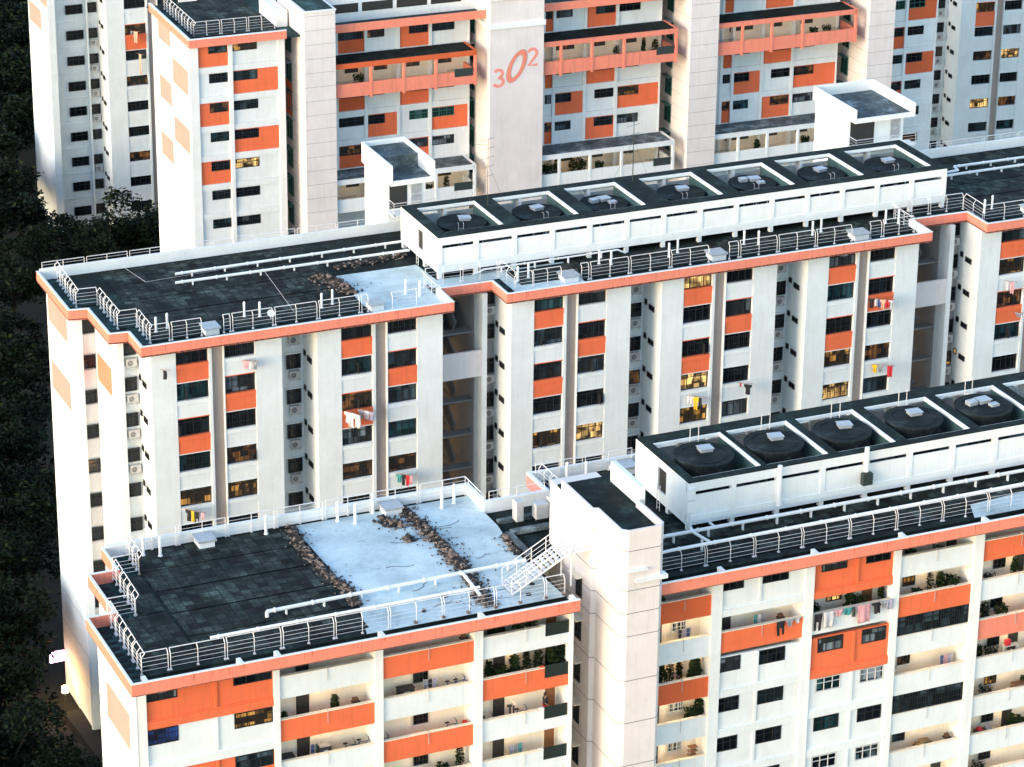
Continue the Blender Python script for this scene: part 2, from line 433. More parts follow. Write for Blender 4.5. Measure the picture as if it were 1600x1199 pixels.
def tank_house(par, s0, s1, t0, t1, zb, zt, npan, openings, door_t=(9.3, 10.4), postz=35.06):
    h = MB()
    h.box(s0, s1, t0, t1, zb, zb+.2)                                     # floor slab
    w = .18
    zt2 = zt-.18
    # long walls: bottom beam, panel, slot, top beam, posts
    for (a, sgn) in ((t0, 1), (t1, -1)):
        b = a+sgn*w
        h.box(s0, s1, a-sgn*.02, b, zb+.2, zb+.62)
        h.box(s0, s1, a-sgn*.02, b, zt-.62, zt)
        for k in range(npan):
            u0 = s0+(s1-s0)*k/npan; u1 = s0+(s1-s0)*(k+1)/npan
            h.box(u0+.14, u1-.14, a+sgn*.04, a+sgn*.1, zb+.62, zt-.88)
        for k in range(npan+1):
            u = s0+(s1-s0)*k/npan; u = min(max(u, s0+.17), s1-.17)
            h.box(u-.17, u+.17, a-sgn*.03, b+sgn*.1, zb+.62, zt-.62)
    # short walls
    h.box(s0-.01, s0+.18, t0+.28, door_t[0], zb+.2, zt); h.box(s0-.01, s0+.18, door_t[1], t1-.28, zb+.2, zt)
    h.box(s0-.01, s0+.18, door_t[0], door_t[1], zb+.2, zb+.75); h.box(s0-.01, s0+.18, door_t[0], door_t[1], zt-.55, zt)
    h.box(s1-.18, s1, t0+.28, t1-.28, zb+.2, zt)
    o = h.build('tank_house', 'whiteclean', par)
    for k in range(npan+1):
        u = s0+(s1-s0)*k/npan; u = min(max(u, s0+.2), s1-.2)
        for a in (t0+.2, (t0+t1)/2-.8, t1-.2): MB().box(u-.16, u+.16, a-.16, a+.16, postz, zb).build('stilt', 'whiteclean', o)
    r = MB(); z0 = zt+.002; z1 = zt+.07
    ta, tb = openings[0][2], openings[0][3]
    r.box(s0, s1, t0-.02, ta, z0, z1); r.box(s0, s1, tb, t1+.02, z0, z1)
    e = s0
    for (a, b, _, _) in openings:
        r.box(e, a, ta, tb, z0, z1); e = b
    r.box(e, s1, ta, tb, z0, z1); r.build('roof', 'roofd', o)
    for (a, b, c, d) in openings:
        i = MB(); i.box(b-.10, b, c, d, zt-.16, z1+.04); i.box(a, b-.10, d-.08, d, zt-.16, z1+.03); i.box(a, b, c-.0, c+.06, zt-.16, z1-.02)
        i.build('opening_rim', 'whiteclean', o)
        each('cross_wall', 'tankfl_shade', o, [(b-.12, b, c, d, zt-1.6, zt-.16), (a, a+.1, c, d, zt-1.6, zt-.17)])  # dim teal paints the shade on these inner walls
        MB().box((a+b)/2-.14, (a+b)/2+.14, d+.1, t1-.2, zt-2.2, zt-.01).build('inner_post', 'whiteclean', o)
    f = MB(); f.box(s0+.2, s1-.2, t0+.2, t1-.2, zb+.2, zb+.26); f.build('floor', 'tankfl_shade', o)
    dr = MB(); dr.fb(('L', s0+.12), door_t[0]+.02, door_t[1]-.02, -.04, .02, zb+.75, zt-.55); dr.build('doorway', 'door', o)
    la = MB()
    for x in (door_t[0]+.35, door_t[0]+.75): la.bar((s0-.25, x, 35.1), (s0-.25, x, zb+1.4), .025, 4)
    for k in range(6): la.bar((s0-.25, door_t[0]+.35, 35.3+.28*k), (s0-.25, door_t[0]+.75, 35.3+.28*k), .015, 4)
    la.build('ladder', 'rail', o)
    return o

# =============================================================== MIDDLE BLOCK
H = 2.85
mid = thing('apartment_block', 'middle apartment block of white window bays under a long white tank house', 'apartment block', MI)
BAYS = [1.0, 13.82, 29.5, 42.2, 55.0, 70.85, 83.6]
WT = 1.12
def bay_column_block(par, bays, zt, zground, kmax, H, WT, lits, top0, wh, skip=(), sidewin=True, wallmat='white', cols=None, widths=(1.9, 4.4, 4.63, 5.6, 8.0, 10.05), backt=16.8, kmin=0, recess=3.2):
    c1, c2, fin, bg, c4, wd = widths[0], widths[1], widths[2], widths[3], widths[4], widths[5]
    for b in bays:
        w = MB(); bgm = MB()
        w.box(b, b+wd, WT+.42, backt, zground, zt)
        w.box(b, b+c1, WT, WT+.42, zground, zt)
        w.box(b+c4, b+wd, WT, WT+.42, zground, zt)
        w.box(b+c2, b+fin, WT-.02, WT+.42, zground, zt)
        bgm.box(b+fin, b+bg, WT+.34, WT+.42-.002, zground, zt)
        w.box(b+bg-.06, b+bg, WT-.02, WT+.42, zground, zt)
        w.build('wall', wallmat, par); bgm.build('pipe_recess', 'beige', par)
    pan = {'orange': MB(), wallmat: MB()}
    for bi, b in enumerate(bays):
        for ci, (u0, u1) in enumerate(((b+c1, b+c2), (b+bg, b+c4))):
            for k in range(kmin, kmax):
                zw1 = top0-H*k; zw0 = zw1-wh; zn = zw1-H
                orange = (ci == 0 and k in (0, 2)) or (ci == 1 and k == 1)
                if cols: orange = cols(bi, ci, k)
                p = MB(); p.box(u0+.01, u1-.01, WT+.06, WT+.419, zn+.06, zw0)
                p.box(u0+.01, u1-.01, WT-.0, WT+.06, zw0-.32, zw0-.26)       # little sill line
                p.box(u0+.01, u1-.01, WT+.02, WT+.06, zw0-.26, zw0)
                if k == kmin and zw1 < zt-.3: MB().box(u0+.01, u1-.01, WT+.06, WT+.419, zw1+.06, zt).build('panel', wallmat, par)
                MB().box(u0+.01, u1-.01, WT+.03, WT+.419, zw1, zw1+.059).build('lintel', 'orange' if orange else wallmat, par)
                p.build('panel', 'orange' if orange else wallmat, par)
                lk = lits.get((bi, ci, k))
                gm = lk or random.choice(('glass', 'glass', 'glass', 'glassc', 'glasst', 'glassb'))
                window(par, ('F', WT+.36), u0+.03, u1-.03, zw0, zw1, n=random.choice((4, 4, 5)), gm=gm, sockets=(k > 0), depth=.062, grille=1 if random.random() < .3 else 0)
        if sidewin:
            for k in range(kmin, kmax+1):
                z = top0-.1-H*k
                for (ta, tb, zz_) in ((2.25, 3.3, z), (3.55, 4.1, z+.18)):
                    if zz_ > zt-1: continue
                    ta2 = ta-1.1+WT-.02; tb2 = tb-1.1+WT
                    g = lits.get(('s', bi, k, ta > 3), 'glass')
                    window(par, ('L', b), ta2+.05, tb2-.1, zz_-.45, zz_, n=2 if ta < 3 else 1, gm=g, name='bathroom_window', depth=.03, hbar=False)
mid_lit = {(0, 0, 4): 'lit', (0, 1, 3): 'litd', (0, 1, 4): 'lit', (1, 0, 2): 'litd', (1, 0, 4): 'litd', (1, 1, 4): 'litd', (1, 1, 2): 'glassc',
           (2, 0, 4): 'lit', (2, 1, 4): 'litb', (3, 0, 0): 'litb', (3, 0, 3): 'litb', (3, 0, 4): 'lit', (4, 0, 3): 'lit',
           (4, 0, 4): 'litb', (4, 1, 3): 'litd', (5, 0, 1): 'lit', (5, 0, 2): 'litd', ('s', 2, 3, False): 'lit', ('s', 5, 4, True): 'litb'}
bay_column_block(mid, BAYS[:6], 34.85, 0, 7, H, WT, mid_lit, 34.75, 1.4)
# body behind the recesses, stair cores
each('recess_wall', 'white', mid, [(11.05, 13.82, 4.35, 16.8, 0, 34.8), (39.55, 42.2, 4.35, 16.8, 0, 34.8), (52.25, 55.0, 4.35, 16.8, 0, 34.8), (80.9, 95, 1.6, 16.8, 0, 34.8)])
each('recess_post', 'white', mid, [(s, s+.3, 4.05, 4.349, 0, 34.8) for s in (11.55, 39.95, 52.65)])
# windows and air conditioners in the recesses
acn = 0
for ri, (s0, where) in enumerate(((12.45, 'first'), (40.85, 'second'), (53.65, 'third'))):
    for k in range(0, 7):
        z1 = 34.45-H*k
        window(mid, ('F', 4.33), s0, s0+1.15, z1-1.2, z1, n=2, gm='litd' if (ri == 1 and k == 3) else 'glass', name='recess_window')
        MB().fb(('F', 4.35), s0-.12, s0+1.3, 0, .2, z1+.02, z1+.1).build('hood', 'whiteclean', mid)
        if (ri, k) in ((0, 5),): continue
        ac(MI, s0+.6, 4.33, z1-1.95+.0, 'air conditioner below the %s window in the %s narrow recess of the middle block' % (ORD[k], where), 'air conditioners on the middle block')
# stair recesses with flanking window strip
for ri, b in enumerate((23.87, 65.05)):
    e = b+5.63 if ri == 0 else b+5.8
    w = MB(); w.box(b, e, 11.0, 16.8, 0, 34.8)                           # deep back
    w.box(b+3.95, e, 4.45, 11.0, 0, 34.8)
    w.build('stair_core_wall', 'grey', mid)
    each('stair_post', 'white', mid, [(b+4.0, b+4.4, 2.9, 4.45, 0, 34.75), (b+.02, b+.3, 3.0, 3.35, 0, 34.75)])
    dw = MB(); dw.box(b+.35, b+.45, 3.2, 3.3, 0, 34.7); dw.build('downpipe', 'grey', mid)
    # big spandrel across the opening and stair flights behind
    MB().box(b+.3, b+4.0, 2.95, 3.15, 28.0, 30.15).build('stair_parapet', 'rose', mid)
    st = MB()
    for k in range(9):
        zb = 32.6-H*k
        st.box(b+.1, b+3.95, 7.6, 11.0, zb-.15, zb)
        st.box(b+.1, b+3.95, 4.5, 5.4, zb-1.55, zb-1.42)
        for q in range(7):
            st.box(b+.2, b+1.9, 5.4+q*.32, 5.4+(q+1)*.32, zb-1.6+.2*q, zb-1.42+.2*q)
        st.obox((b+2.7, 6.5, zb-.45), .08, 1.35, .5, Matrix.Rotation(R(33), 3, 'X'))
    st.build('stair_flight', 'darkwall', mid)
    ww = MB()
    for k in range(7):
        zb = 31.95-H*k
        if 27.9 < zb < 30.1: continue
        MB().box(b+.12, b+3.9, 10.75, 10.9, zb-1.0, zb-.2).build('landing_wall', 'cream', mid)
        MB().box(b+2.2, b+2.9, 9.0, 9.12, zb+1.55, zb+1.62).build('landing_lamp', M['lamp'], mid)
    for k in range(7):
        z1 = 34.45-H*k
        window(mid, ('F', 4.43), b+4.75, b+5.6+.12*ri, z1-1.2, z1, n=2, gm='lit' if (ri == 1 and k == 4) else 'glass', name='recess_window', fm='frame')
        if not (ri == 0 and k == 1):
            ac(MI, b+5.2+.06*ri, 4.43, z1-1.95, 'air conditioner below the %s window beside the %s open stairwell of the middle block' % (ORD[k], ('left', 'right')[ri]), 'air conditioners on the middle block')
# end slabs on the left
sl = MB()
sl.box(-2.3, -1.78, 9.25, 17.3, 0, 34.85); sl.box(-1.78, -.7, 9.75, 16.79, 0, 34.85)
sl.box(-.72, -.18, 4.0, 9.75, 0, 34.85); sl.box(-.18, 1.0, 4.42, 16.8, 0, 34.85)
sl.box(-2.42, -2.3, 9.35, 9.5, 0, 34.85)
sl.build('end_wall', 'white', mid)
lines = MB()
for k in range(1, 12):
    z = 34.7-H*k
    lines.box(-2.31, -2.302, 9.25, 17.2, z, z+.03); lines.box(-.731, -.722, 4.0, 9.2, z, z+.03)
lines.build('wall_joint', 'grey', mid)
for (face, a, b, z0, z1) in ((('L', -2.3), 11.6, 16.9, 32.0, 34.6), (('L', -2.3), 11.4, 16.7, 26.5, 28.8), (('L', -.72), 5.5, 9.2, 29.75, 32.0)):
    MB().fb(face, a, b, .0, .012, z0, z1).build('colour_panel', 'peach' if a > 9 else 'slab', mid)
for k in range(12):
    z1 = 34.5-H*k
    window(mid, ('F', 9.72), -1.72, -.76, z1-1.1, z1, n=2, gm='litd' if k == 4 else 'glass', name='end_window')
    MB().fb(('F', 9.74), -1.76, -.73, 0, .1, z1-H+.12, z1-1.2).build('end_panel', 'rose', mid)
    z1 = 34.5-H*k
    window(mid, ('F', 4.4), -.1, .85, z1-1.1, z1, n=2, gm='glass', name='recess_window')
    if k < 4 or k in (6,):
        ac(MI, .42, 4.4, z1-1.95, 'air conditioner under the %s window in the narrow strip by the middle end wall' % ORD[k], 'air conditioners on the middle block')
# fascia, coping, roof
mo = [(-2.85, 17.85), (-2.85, 9.0), (-1.45, 8.8), (-1.42, 3.35), (0, 3.2), (0, 0), (24.35, 0), (24.4, 3.0), (28.65, 2.95), (28.65, 0), (65.55, 0), (65.6, 3.2), (70.6, 3.1), (70.6, 0), (96, 0)]
MB().ribbon(mo, 0, .16, 34.85, 35.66).build('fascia', 'salmon', mid)
MB().ribbon(mo, -.02, .17, 35.66, 35.71).build('coping', 'whiteclean', mid)
MB().ribbon(mo, .16, .24, 34.98, 35.65).build('parapet_inner', 'whiteclean', mid)
MB().prism(mo[:1] + mo[1:] + [(96, 17.85)], 34.86, 34.97).build('roof_slab', 'rooft', mid)
MB().prism([(-1.3, 17.5), (-1.3, 11.0), (.1, 10.9), (.1, 5.6), (1.5, 5.5), (1.5, 2.2), (24.0, 2.2), (24, 5.3), (30.1, 5.3), (30.1, 2.2), (65.3, 2.2), (65.3, 5.4), (71.4, 5.4), (71.4, 2.2), (95.5, 2.2), (95.5, 17.5)], 34.975, 35.09).build('roof_deck', 'roofd', mid)
pb = MB(); pb.box(-2.6, 96, 17.6, 17.85, 34.98, 35.85); pb.build('back_parapet', 'whiteclean', mid)
pavers(mid, 1.9, 18.3, [2.6, 4.4, 7.35, 10.55, 13.9, 17.2], 35.095)
pavers(mid, 71.8, 95, [2.6, 4.4, 7.35, 10.55, 13.9, 17.2], 35.095)
pavers(mid, 31, 65, [2.6, 5.9], 35.095)
sheet(mid, [(18.5, 9.8), (25.2, 9.8), (25.4, 5.6), (24.1, 5.5), (24.1, 1.2), (18.6, 1.2), (18.2, 4.0), (18.6, 6.5)], 35.10)
sheet(mid, [(30.0, 4.6), (36.0, 4.6), (35.8, 1.1), (30.0, 1.1)], 35.10)
sheet(mid, [(24.4, 6.2), (36.0, 6.2), (36.0, 4.65), (24.4, 4.65)], 35.097)
# railings
inn = (0, 1)
railrun(mid, (-1.5, 17.4), (-1.7, 10.95), (1, 0), 1.7)
railrun(mid, (-1.7, 10.9), (-.1, 10.8), (0, 1), 1.6, posts=(0, 1))
railrun(mid, (-.1, 10.8), (-.1, 5.6), (1, 0), 1.9)
railrun(mid, (-.1, 5.5), (1.4, 5.45), (0, 1), 1.6, posts=(0, 1))
railrun(mid, (1.3, 5.4), (1.25, 2.0), (1, 0), 1.8)
for a, b in ((1.3, 2.75), (2.95, 5.2), (6.9, 7.4), (7.6, 10.7), (10.9, 14.15), (14.35, 17.5), (17.7, 18.2)):
    railing(mid, (a, 1.95), (b, 1.95), inn, posts=(0, .5, 1) if b-a > 2 else (0, 1))
railrun(mid, (20.0, 1.6), (23.9, 1.6), inn, 4)
railrun(mid, (23.9, 1.9), (24.0, 5.2), (-1, 0), 3.3)
railrun(mid, (24.2, 5.3), (30.0, 5.1), inn, 2.9)
railrun(mid, (30.1, 5.0), (30.1, 2.0), (1, 0), 3)
for a, b in ((30.2, 31.6), (31.7, 34.0), (35.7, 36.3), (36.5, 39.7), (39.9, 43.2), (43.4, 46.6), (48.4, 49.2), (49.4, 52.6), (52.8, 56.0), (56.2, 59.3), (61.0, 62.0), (62.2, 65.0)):
    railing(mid, (a, 1.95), (b, 1.95), inn, posts=(0, .5, 1) if b-a > 2 else (0, 1))
railrun(mid, (65.0, 2.0), (65.0, 5.2), (-1, 0), 3.2)
railrun(mid, (65.2, 5.3), (71.5, 5.25), inn, 3.1)
railrun(mid, (71.5, 5.2), (71.4, 2.0), (1, 0), 3.2)
railrun(mid, (71.5, 1.95), (75.3, 1.95), inn, 3.4); railrun(mid, (77, 1.95), (90, 1.95), inn, 3.4)
railrun(mid, (-2.4, 17.72), (25, 17.72), (0, 0), 3.4, bend=0, h=1.25); railrun(mid, (74, 17.72), (95, 17.72), (0, 0), 3.4, bend=0, h=1.25)
for s0, s1, t in ((5.35, 6.6, 1.8), (18.3, 19.5, 1.8), (34.1, 35.5, 1.8), (46.8, 48.2, 1.9), (59.4, 60.9, 1.8), (75.5, 76.8, 1.9)): hatch(mid, s0, s1, t)
for s, t in ((2.28, 3.76), (3.27, 4.18), (9.26, 4.26), (10.32, 3.83), (15.18, 3.78), (16.2, 4.22), (22.1, 4.2), (22.97, 3.5), (31.05, 3.53), (32.1, 3.9), (38.4, 4.6), (39.2, 4.1),
             (44.13, 3.96), (45.2, 4.6), (51.94, 3.82), (56.99, 4.2), (57.98, 4.6), (50.9, 4.3), (63.8, 4.45), (64.77, 4.06), (72.55, 3.63), (73.66, 4.26)): vent(mid, s, t)
pipe_run(mid, [(6.96, 13.8, 35.5), (25.6, 14.1, 35.5)]); pipe_run(mid, [(6.4, 12.0, 35.5), (25.5, 12.05, 35.5)])
pipe_run(mid, [(70.3, 12.2, 35.6), (74.4, 12.75, 35.5), (75.6, 12.9, 35.5), (75.8, 13.85, 35.5), (95, 13.8, 35.5)]); pipe_run(mid, [(70.3, 11.6, 35.6), (75.8, 12.1, 35.5), (95, 12.2, 35.5)])
pipe_run(mid, [(28.2, 5.6, 35.35), (29.2, 5.7, 35.6), (40.5, 5.7, 35.65), (41.2, 5.7, 35.3)], .07)
op = [(26.5, 31.35), (32.9, 37.75), (39.1, 43.55), (45.7, 50.35), (51.8, 56.8), (58.0, 63.1), (64.5, 69.35)]
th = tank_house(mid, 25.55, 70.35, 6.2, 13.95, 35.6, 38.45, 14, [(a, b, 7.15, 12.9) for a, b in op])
for i, s in enumerate((29.2, 35.7, 42.25, 48.6, 55.2, 61.55, 68.0)):
    s2 = min(max(s, op[i][0]+2.05), op[i][1]-2.15)
    tank(MI, s2, 10.35, 35.4, '%s round water tank from the left in the middle tank house' % NTH[i], 'water tanks on the middle block', 1 if i in (2, 4) else 0)
# lift and stair huts at the back of the middle block
def hut(par, s0, s1, t0, t1, zt, dip):
    h = MB(); h.box(s0, s1, t0, t1, 0, 39.3)
    h.prism([(s0-.25, t0-1.45), (s1+.25, t0-1.45), (s1+.25, t1), (s0-.25, t1)], 39.3, 39.5)
    h.box(s0-.25, s0-.11, t0-1.45, t1, 39.5, zt); h.box(s1+.11, s1+.25, t0-1.45, t1, 39.5, zt); h.box(s0-.11, s1+.11, t1-.14, t1, 39.5, zt)
    h.box(s0-.05, s1+.05, t0-1.45, t0-1.3, 39.5, 39.7)
    o = h.build('stair_hut', 'whiteclean', par)
    r = MB(); r.box(s0-.11, s1+.11, t0-1.3, t1-.14, 39.5, 39.56)
    if dip: r.box(s0-.11, s1+.11, t0+1.9, t1-.14, 39.56, 40.6)
    r.build('hut_roof', 'ledge', o)
    d = MB(); d.fb(('F', t0), s0+.15, s0+1.65+.8*(not dip), -.02, .03, 36.9, 39.0); d.build('hut_doorway', 'door', o)
    d = MB(); d.fb(('F', t0), s1-1.3, s1-.3, -.02, .03, 37.0, 38.9); fo = d.build('hut_window', 'wframe', o)
    d = MB(); d.fb(('F', t0), s1-1.22, s1-.38, .03, .04, 37.1, 37.9).fb(('F', t0), s1-1.22, s1-.38, .03, .04, 37.98, 38.8); d.build('pane', 'metal', fo)
    p = MB(); p.box(s0, s1+.6, t0-1.3, t0, 36.6, 36.75); p.build('landing', 'whiteclean', o)
    railing(o, (s0+.05, t0-1.25), (s1+.55, t0-1.25), (0, 0), h=1.0, bend=0, z=36.75)
    railing(o, (s0+.05, t0-1.25), (s0+.05, t0-.05), (0, 0), h=1.0, bend=0, z=36.75, posts=(0, 1))
hut(mid, 25.96, 29.2, 17.86, 23.0, 41.0, True)
hut(mid, 68.0, 73.3, 18.4, 24.3, 40.5, False)

# =============================================================== FRONT BLOCK
front = thing('apartment_block', 'nearest apartment block with open corridors and a pinkish lift tower', 'apartment block', FR)
T0 = 1.1                                   # pillar plane
pl = [(.55, 1.13), (8.88, 9.25), (15.24, 15.75), (21.65, 22.2), (37.64, 38.36), (44.2, 44.85), (50.6, 51.1), (56.54, 57.25), (63.0, 63.7), (69.4, 70.0)]
each('pillar', 'whiteclean', front, [(a, b, T0-.05, T0+1.5, 0, 34.85) for a, b in pl] + [(27.95, 28.2, T0-.02, T0+1.5, 0, 34.85), (33.45, 33.9, T0+.0, T0+1.5, 0, 34.85)])
each('corridor_wall', 'cream', front, [(9.25, 28.2, 2.6, 17.0, 0, 34.85), (33.45, 76, 2.6, 17.0, 0, 34.85), (28.2, 33.4, 9.3, 14.8, 0, 34.85)])
w = MB(); w.box(.85, 9.25, 1.42, 9.0, 0, 34.85); w.box(2.35, 9.25, 9.0, 14.5, 0, 34.85); w.box(4.2, 9.25, 14.5, 17.5, 0, 34.85)
w.box(.6, .85, 1.1, 9.0, 0, 34.85); w.box(.5, .6, 1.05, 1.45, 0, 34.85)
w.build('end_wall', 'white', front)
MB().fb(('L', .6), 2.3, 7.4, 0, .012, 29.8, 32.2).build('colour_panel', 'peach', front)
MB().fb(('L', .6), 2.3, 7.4, 0, .012, 23.9, 26.3).build('colour_panel', 'peach', front)
for k in range(1, 5): MB().fb(('L', .6), 1.5, 9.0, 0, .008, 34.6-2.85*k, 34.63-2.85*k).build('wall_joint', 'grey', front)
KM = 9
def wincell(s0, s1, k, col, wins, mull, fm='frame', gms=None, ledge=True):
    Cb = 31.9-2.85*k; zt = Cb+2.85 if k else 34.84
    z0, z1 = Cb+1.75, Cb+2.78
    p = MB()
    edges = [s0] + [x for w in wins for x in w] + [s1]
    p.box(s0, s1, T0+.12, T0+.3, Cb, z0); p.box(s0, s1, T0+.12, T0+.3, z1, zt)
    for a, b in zip(edges[0::2], edges[1::2]):
        if b-a > .02: p.box(a, b, T0+.12, T0+.3, z0, z1)
    p.box(mull-.09, mull+.09, T0+.03, T0+.12, Cb+.62, zt)
    p.box(s0, s1, T0+.0, T0+.12, Cb, Cb+.52)
    p.prism([(s0, T0+.06), (s1, T0+.06), (s1, T0+.12), (s0, T0+.12)], Cb+.52, Cb+.62)
    p.build('wall_panel', col, front)
    for i, (a, b) in enumerate(wins):
        gm = (gms or {}).get(i) or random.choice(('glass', 'glass', 'glassc', 'glasst', 'glassb'))
        window(front, ('F', T0+.2), a+.02, b-.02, z0+.02, z1-.02, n=3, fm=fm, gm=gm, depth=.06, grille=(gm in ('lit', 'blue')))
    MB().box(s0, s1, T0+.302, T0+1.49, Cb, Cb+.15).build('floor_slab', 'white', front)
def corridor(s0, s1, k, col, grille=None, glazed=False, items=0, step=None):
    zb = 32.2-2.85*k; zt = zb+1.45
    p = MB()
    e = grille[0] if grille else s1
    p.box(s0, e, T0+.08, T0+.24, zb, zt)
    if grille:
        p.box(e, s1, T0+.08, T0+.24, zb, zt-.72); p.box(e-.3, e, T0+.06, T0+.26, zt, zt+.1)
    mat_ = 'rust_and_shade' if (col == 'orange' and s0 > 33 and s0 < 38) else col  # darker orange paints in the shade beside the lift tower
    p.build('balustrade', mat_, front)
    MB().box(s0, e, T0+.04, T0+.28, zt, zt+.05).build('balustrade_cap', 'cream', front)
    MB().box(s0, s1, T0+.241, 2.599, zb, zb+.42).build('floor_slab', 'cream', front)
    m = (s0+s1)/2
    MB().bar((m, T0+.02, zt+.12), (m, T0+.02, zt-.75), .02, 5).bar((m, T0+.02, zt+.12), (m, T0+.3, zt+.12), .02, 5).build('drain_pipe', 'metal', front)
    if grille:
        g = MB(); n = int((s1-e)/.12)
        for q in range(n+1): g.box(e+(s1-e)*q/n-.012, e+(s1-e)*q/n+.012, T0+.1, T0+.13, zt-.72, zt+.12)
        for z in (zt-.7, zt-.3, zt+.1): g.box(e, s1, T0+.131, T0+.15, z-.02, z+.02)
        g.box(e+.02, s1-.02, T0+.15, T0+.16, zt-.7, zt+.1)
        g.build('grille', 'grille', front)
    if glazed:
        window(front, ('F', T0+.2), s0+.03, s1-.03, zt+.06, zb+2.84, n=8, gm='glassc', depth=.05, grille=1, name='corridor_glazing')
def door(s, k, w=.85, mat='door', win=False):
    zf = 32.62-2.85*k
    d = MB(); d.fb(('F', 2.6), s, s+w, -.02, .04, zf, zf+2.0)
    o = d.build('door', mat, front)
    MB().fb(('F', 2.6), s-.06, s, 0, .07, zf, zf+2.06).fb(('F', 2.6), s+w, s+w+.06, 0, .07, zf, zf+2.06).fb(('F', 2.6), s-.06, s+w+.06, 0, .07, zf+2.0, zf+2.06).build('door_frame', 'cream', o)
def cwin(s, k, w=.95, gm='glass', fm='frame'):
    zf = 32.62-2.85*k; window(front, ('F', 2.58), s, s+w, zf+1.0, zf+2.0, n=3, grille=1, gm=gm, fm=fm, name='corridor_window')
    MB().fb(('F', 2.6), s-.03, s+w+.03, 0, .1, zf+.85, zf+.98).build('window_ledge', 'cream', front)
W, O = 'white', 'orange'
wg = {(0, 1): {0: 'blue', 1: 'lit'}, (0, 2): {0: 'glass', 1: 'glassc'}}
for k in range(KM):
    wincell(1.13, 8.88, k, O if k in (0, 2) else W, [(1.13+.02, 3.05), (6.45, 8.84)] if k != 2 else [(1.15, 3.05), (6.45, 8.84)], 5.35, gms=wg.get((0, k)))
    corridor(9.25, 15.24, k, (W, O, W, O, W, W, W, W, W)[k])
    corridor(15.75, 21.65, k, (O, W, O, W, W, W, W, W, W)[k])
    corridor(22.2, 27.95, k, (W, O, W, W, W, W, W, W, W)[k], grille=(26.35, 28))
    corridor(33.9, 37.64, k, (O, W, O, W, W, W, W, W, W)[k])
    if k == 1: corridor(38.36, 44.2, k, O)
    else: wincell(38.36, 44.2, k, W, [(38.38, 39.9), (41.2, 43.07)], 41.05)
    if k == 1: corridor(44.85, 50.6, k, W)
    else: wincell(44.85, 50.6, k, O if k in (0, 2) else W, [(45.4, 47.25), (48.6, 50.4)], 48.0, fm='wframe' if k in (3, 5) else 'frame')
    corridor(51.1, 56.54, k, (W, O, W, W, W, W, W, W, W)[k], glazed=k in (2, 4))
    corridor(57.25, 63.0, k, (O, W, 'salmon', W, W, W, W, W, W)[k])
    corridor(63.7, 69.4, k, (W, O, W, W, W, W, W, W, W)[k])
    door(10.75, k); door(9.3, k, .5, 'cream') if k == 3 else None
    cwin(18.25, k); 
    door(23.5, k, .8); door(27.0, k, .7, 'wood')
    door(34.0, k, .95); cwin(35.6, k, 1.0, 'lit' if k == 2 else 'glassc', 'wframe')
    cwin(52.2, k, .9, 'lit' if k == 1 else 'litd' if k == 3 else 'glassc'); door(55.3, k, .8) if k % 2 == 0 else None
    cwin(59.0, k, .9, 'lit' if k in (4,) else 'glass'); door(60.6, k, .8) if k % 2 else None
for s, k, m_ in ((39.0, 1, 'door'), (45.0, 1, 'door'), (49.2, 1, 'wood')): door(s, k, .8, m_)
cwin(46.6, 1, 1.1, 'litb'); cwin(12.4, 0, 2.4, 'glassc'); cwin(19.9, 0, .8, 'glass')
# drawn corridor lamps
for s in (12.3, 18.7, 24.6, 35.9, 53.8, 60.1):
    for k in range(1, 7):
        zc = 32.62-2.85*k
        MB().box(s-.35, s+.35, 1.95, 2.07, zc+2.30, zc+2.36).build('corridor_lamp', M['lampb'] if s == 35.9 else M['lamp'], front)
MB().box(47.4, 48.1, 1.95, 2.07, 32.07, 32.13).build('corridor_lamp', M['lampb'], front)
# fascia and roof
fo_ = [(3.6, 17.95), (3.6, 14.65), (1.75, 14.65), (1.75, 9.15), (0, 9.15), (0, 0), (28.1, 0)]
fo2 = [(33.45, 0), (76, 0)]
for o in (fo_, fo2):
    MB().ribbon(o, 0, .16, 34.85, 35.64).build('fascia', 'salmon', front)
    MB().ribbon(o, -.02, .15, 35.64, 35.69).build('coping', 'whiteclean', front)
MB().prism(fo_ + [(28.1, 17.95)], 34.855, 34.9).build('gutter', 'rooft', front)
MB().prism(fo2 + [(76, 17.95), (33.45, 17.95)], 34.855, 34.9).build('gutter', 'groove', front)
MB().box(28.1, 33.45, 7.1, 15.0, 34.855, 34.95).build('roof_slab', 'roofd', front)
MB().prism([(5.1, 17.7), (5.1, 14.4), (3.3, 14.4), (3.3, 9.1), (1.5, 9.1), (1.5, 1.7), (28.0, 1.7), (28.0, 17.7)], 34.9, 35.09).build('roof_deck', 'roofd', front)
MB().box(33.5, 76, 1.7, 17.7, 34.9, 35.09).build('roof_deck', 'roofd', front)
for s in (.95, 6.9-.2, 9.0, 15.5, 21.9, 27.9, 37.95, 44.5, 50.8, 56.9, 63.3): MB().box(s-.13, s+.13, .14, .95, 34.92, 35.6).build('gutter_brace', 'whiteclean', front)
each('ledge_paver', 'groove', front, [(.5, 1.1, 1.3+.75*q, 1.65+.75*q, 34.901, 34.93) for q in range(10)] + [(2.25, 2.85, 9.6+.8*q, 9.95+.8*q, 34.901, 34.93) for q in range(6)])
bp = MB(); bp.box(3.8, 28.1, 17.7, 17.95, 34.9, 35.8); bp.box(28.1, 28.35, 14.75, 17.95, 34.9, 35.8); bp.box(28.35, 32.5, 14.75, 15.0, 34.9, 35.8)
bp.box(32.5, 32.75, 14.75, 17.95, 34.95, 35.8); bp.box(32.75, 76, 17.7, 17.95, 34.9, 35.8)
bp.build('back_parapet', 'whiteclean', front)
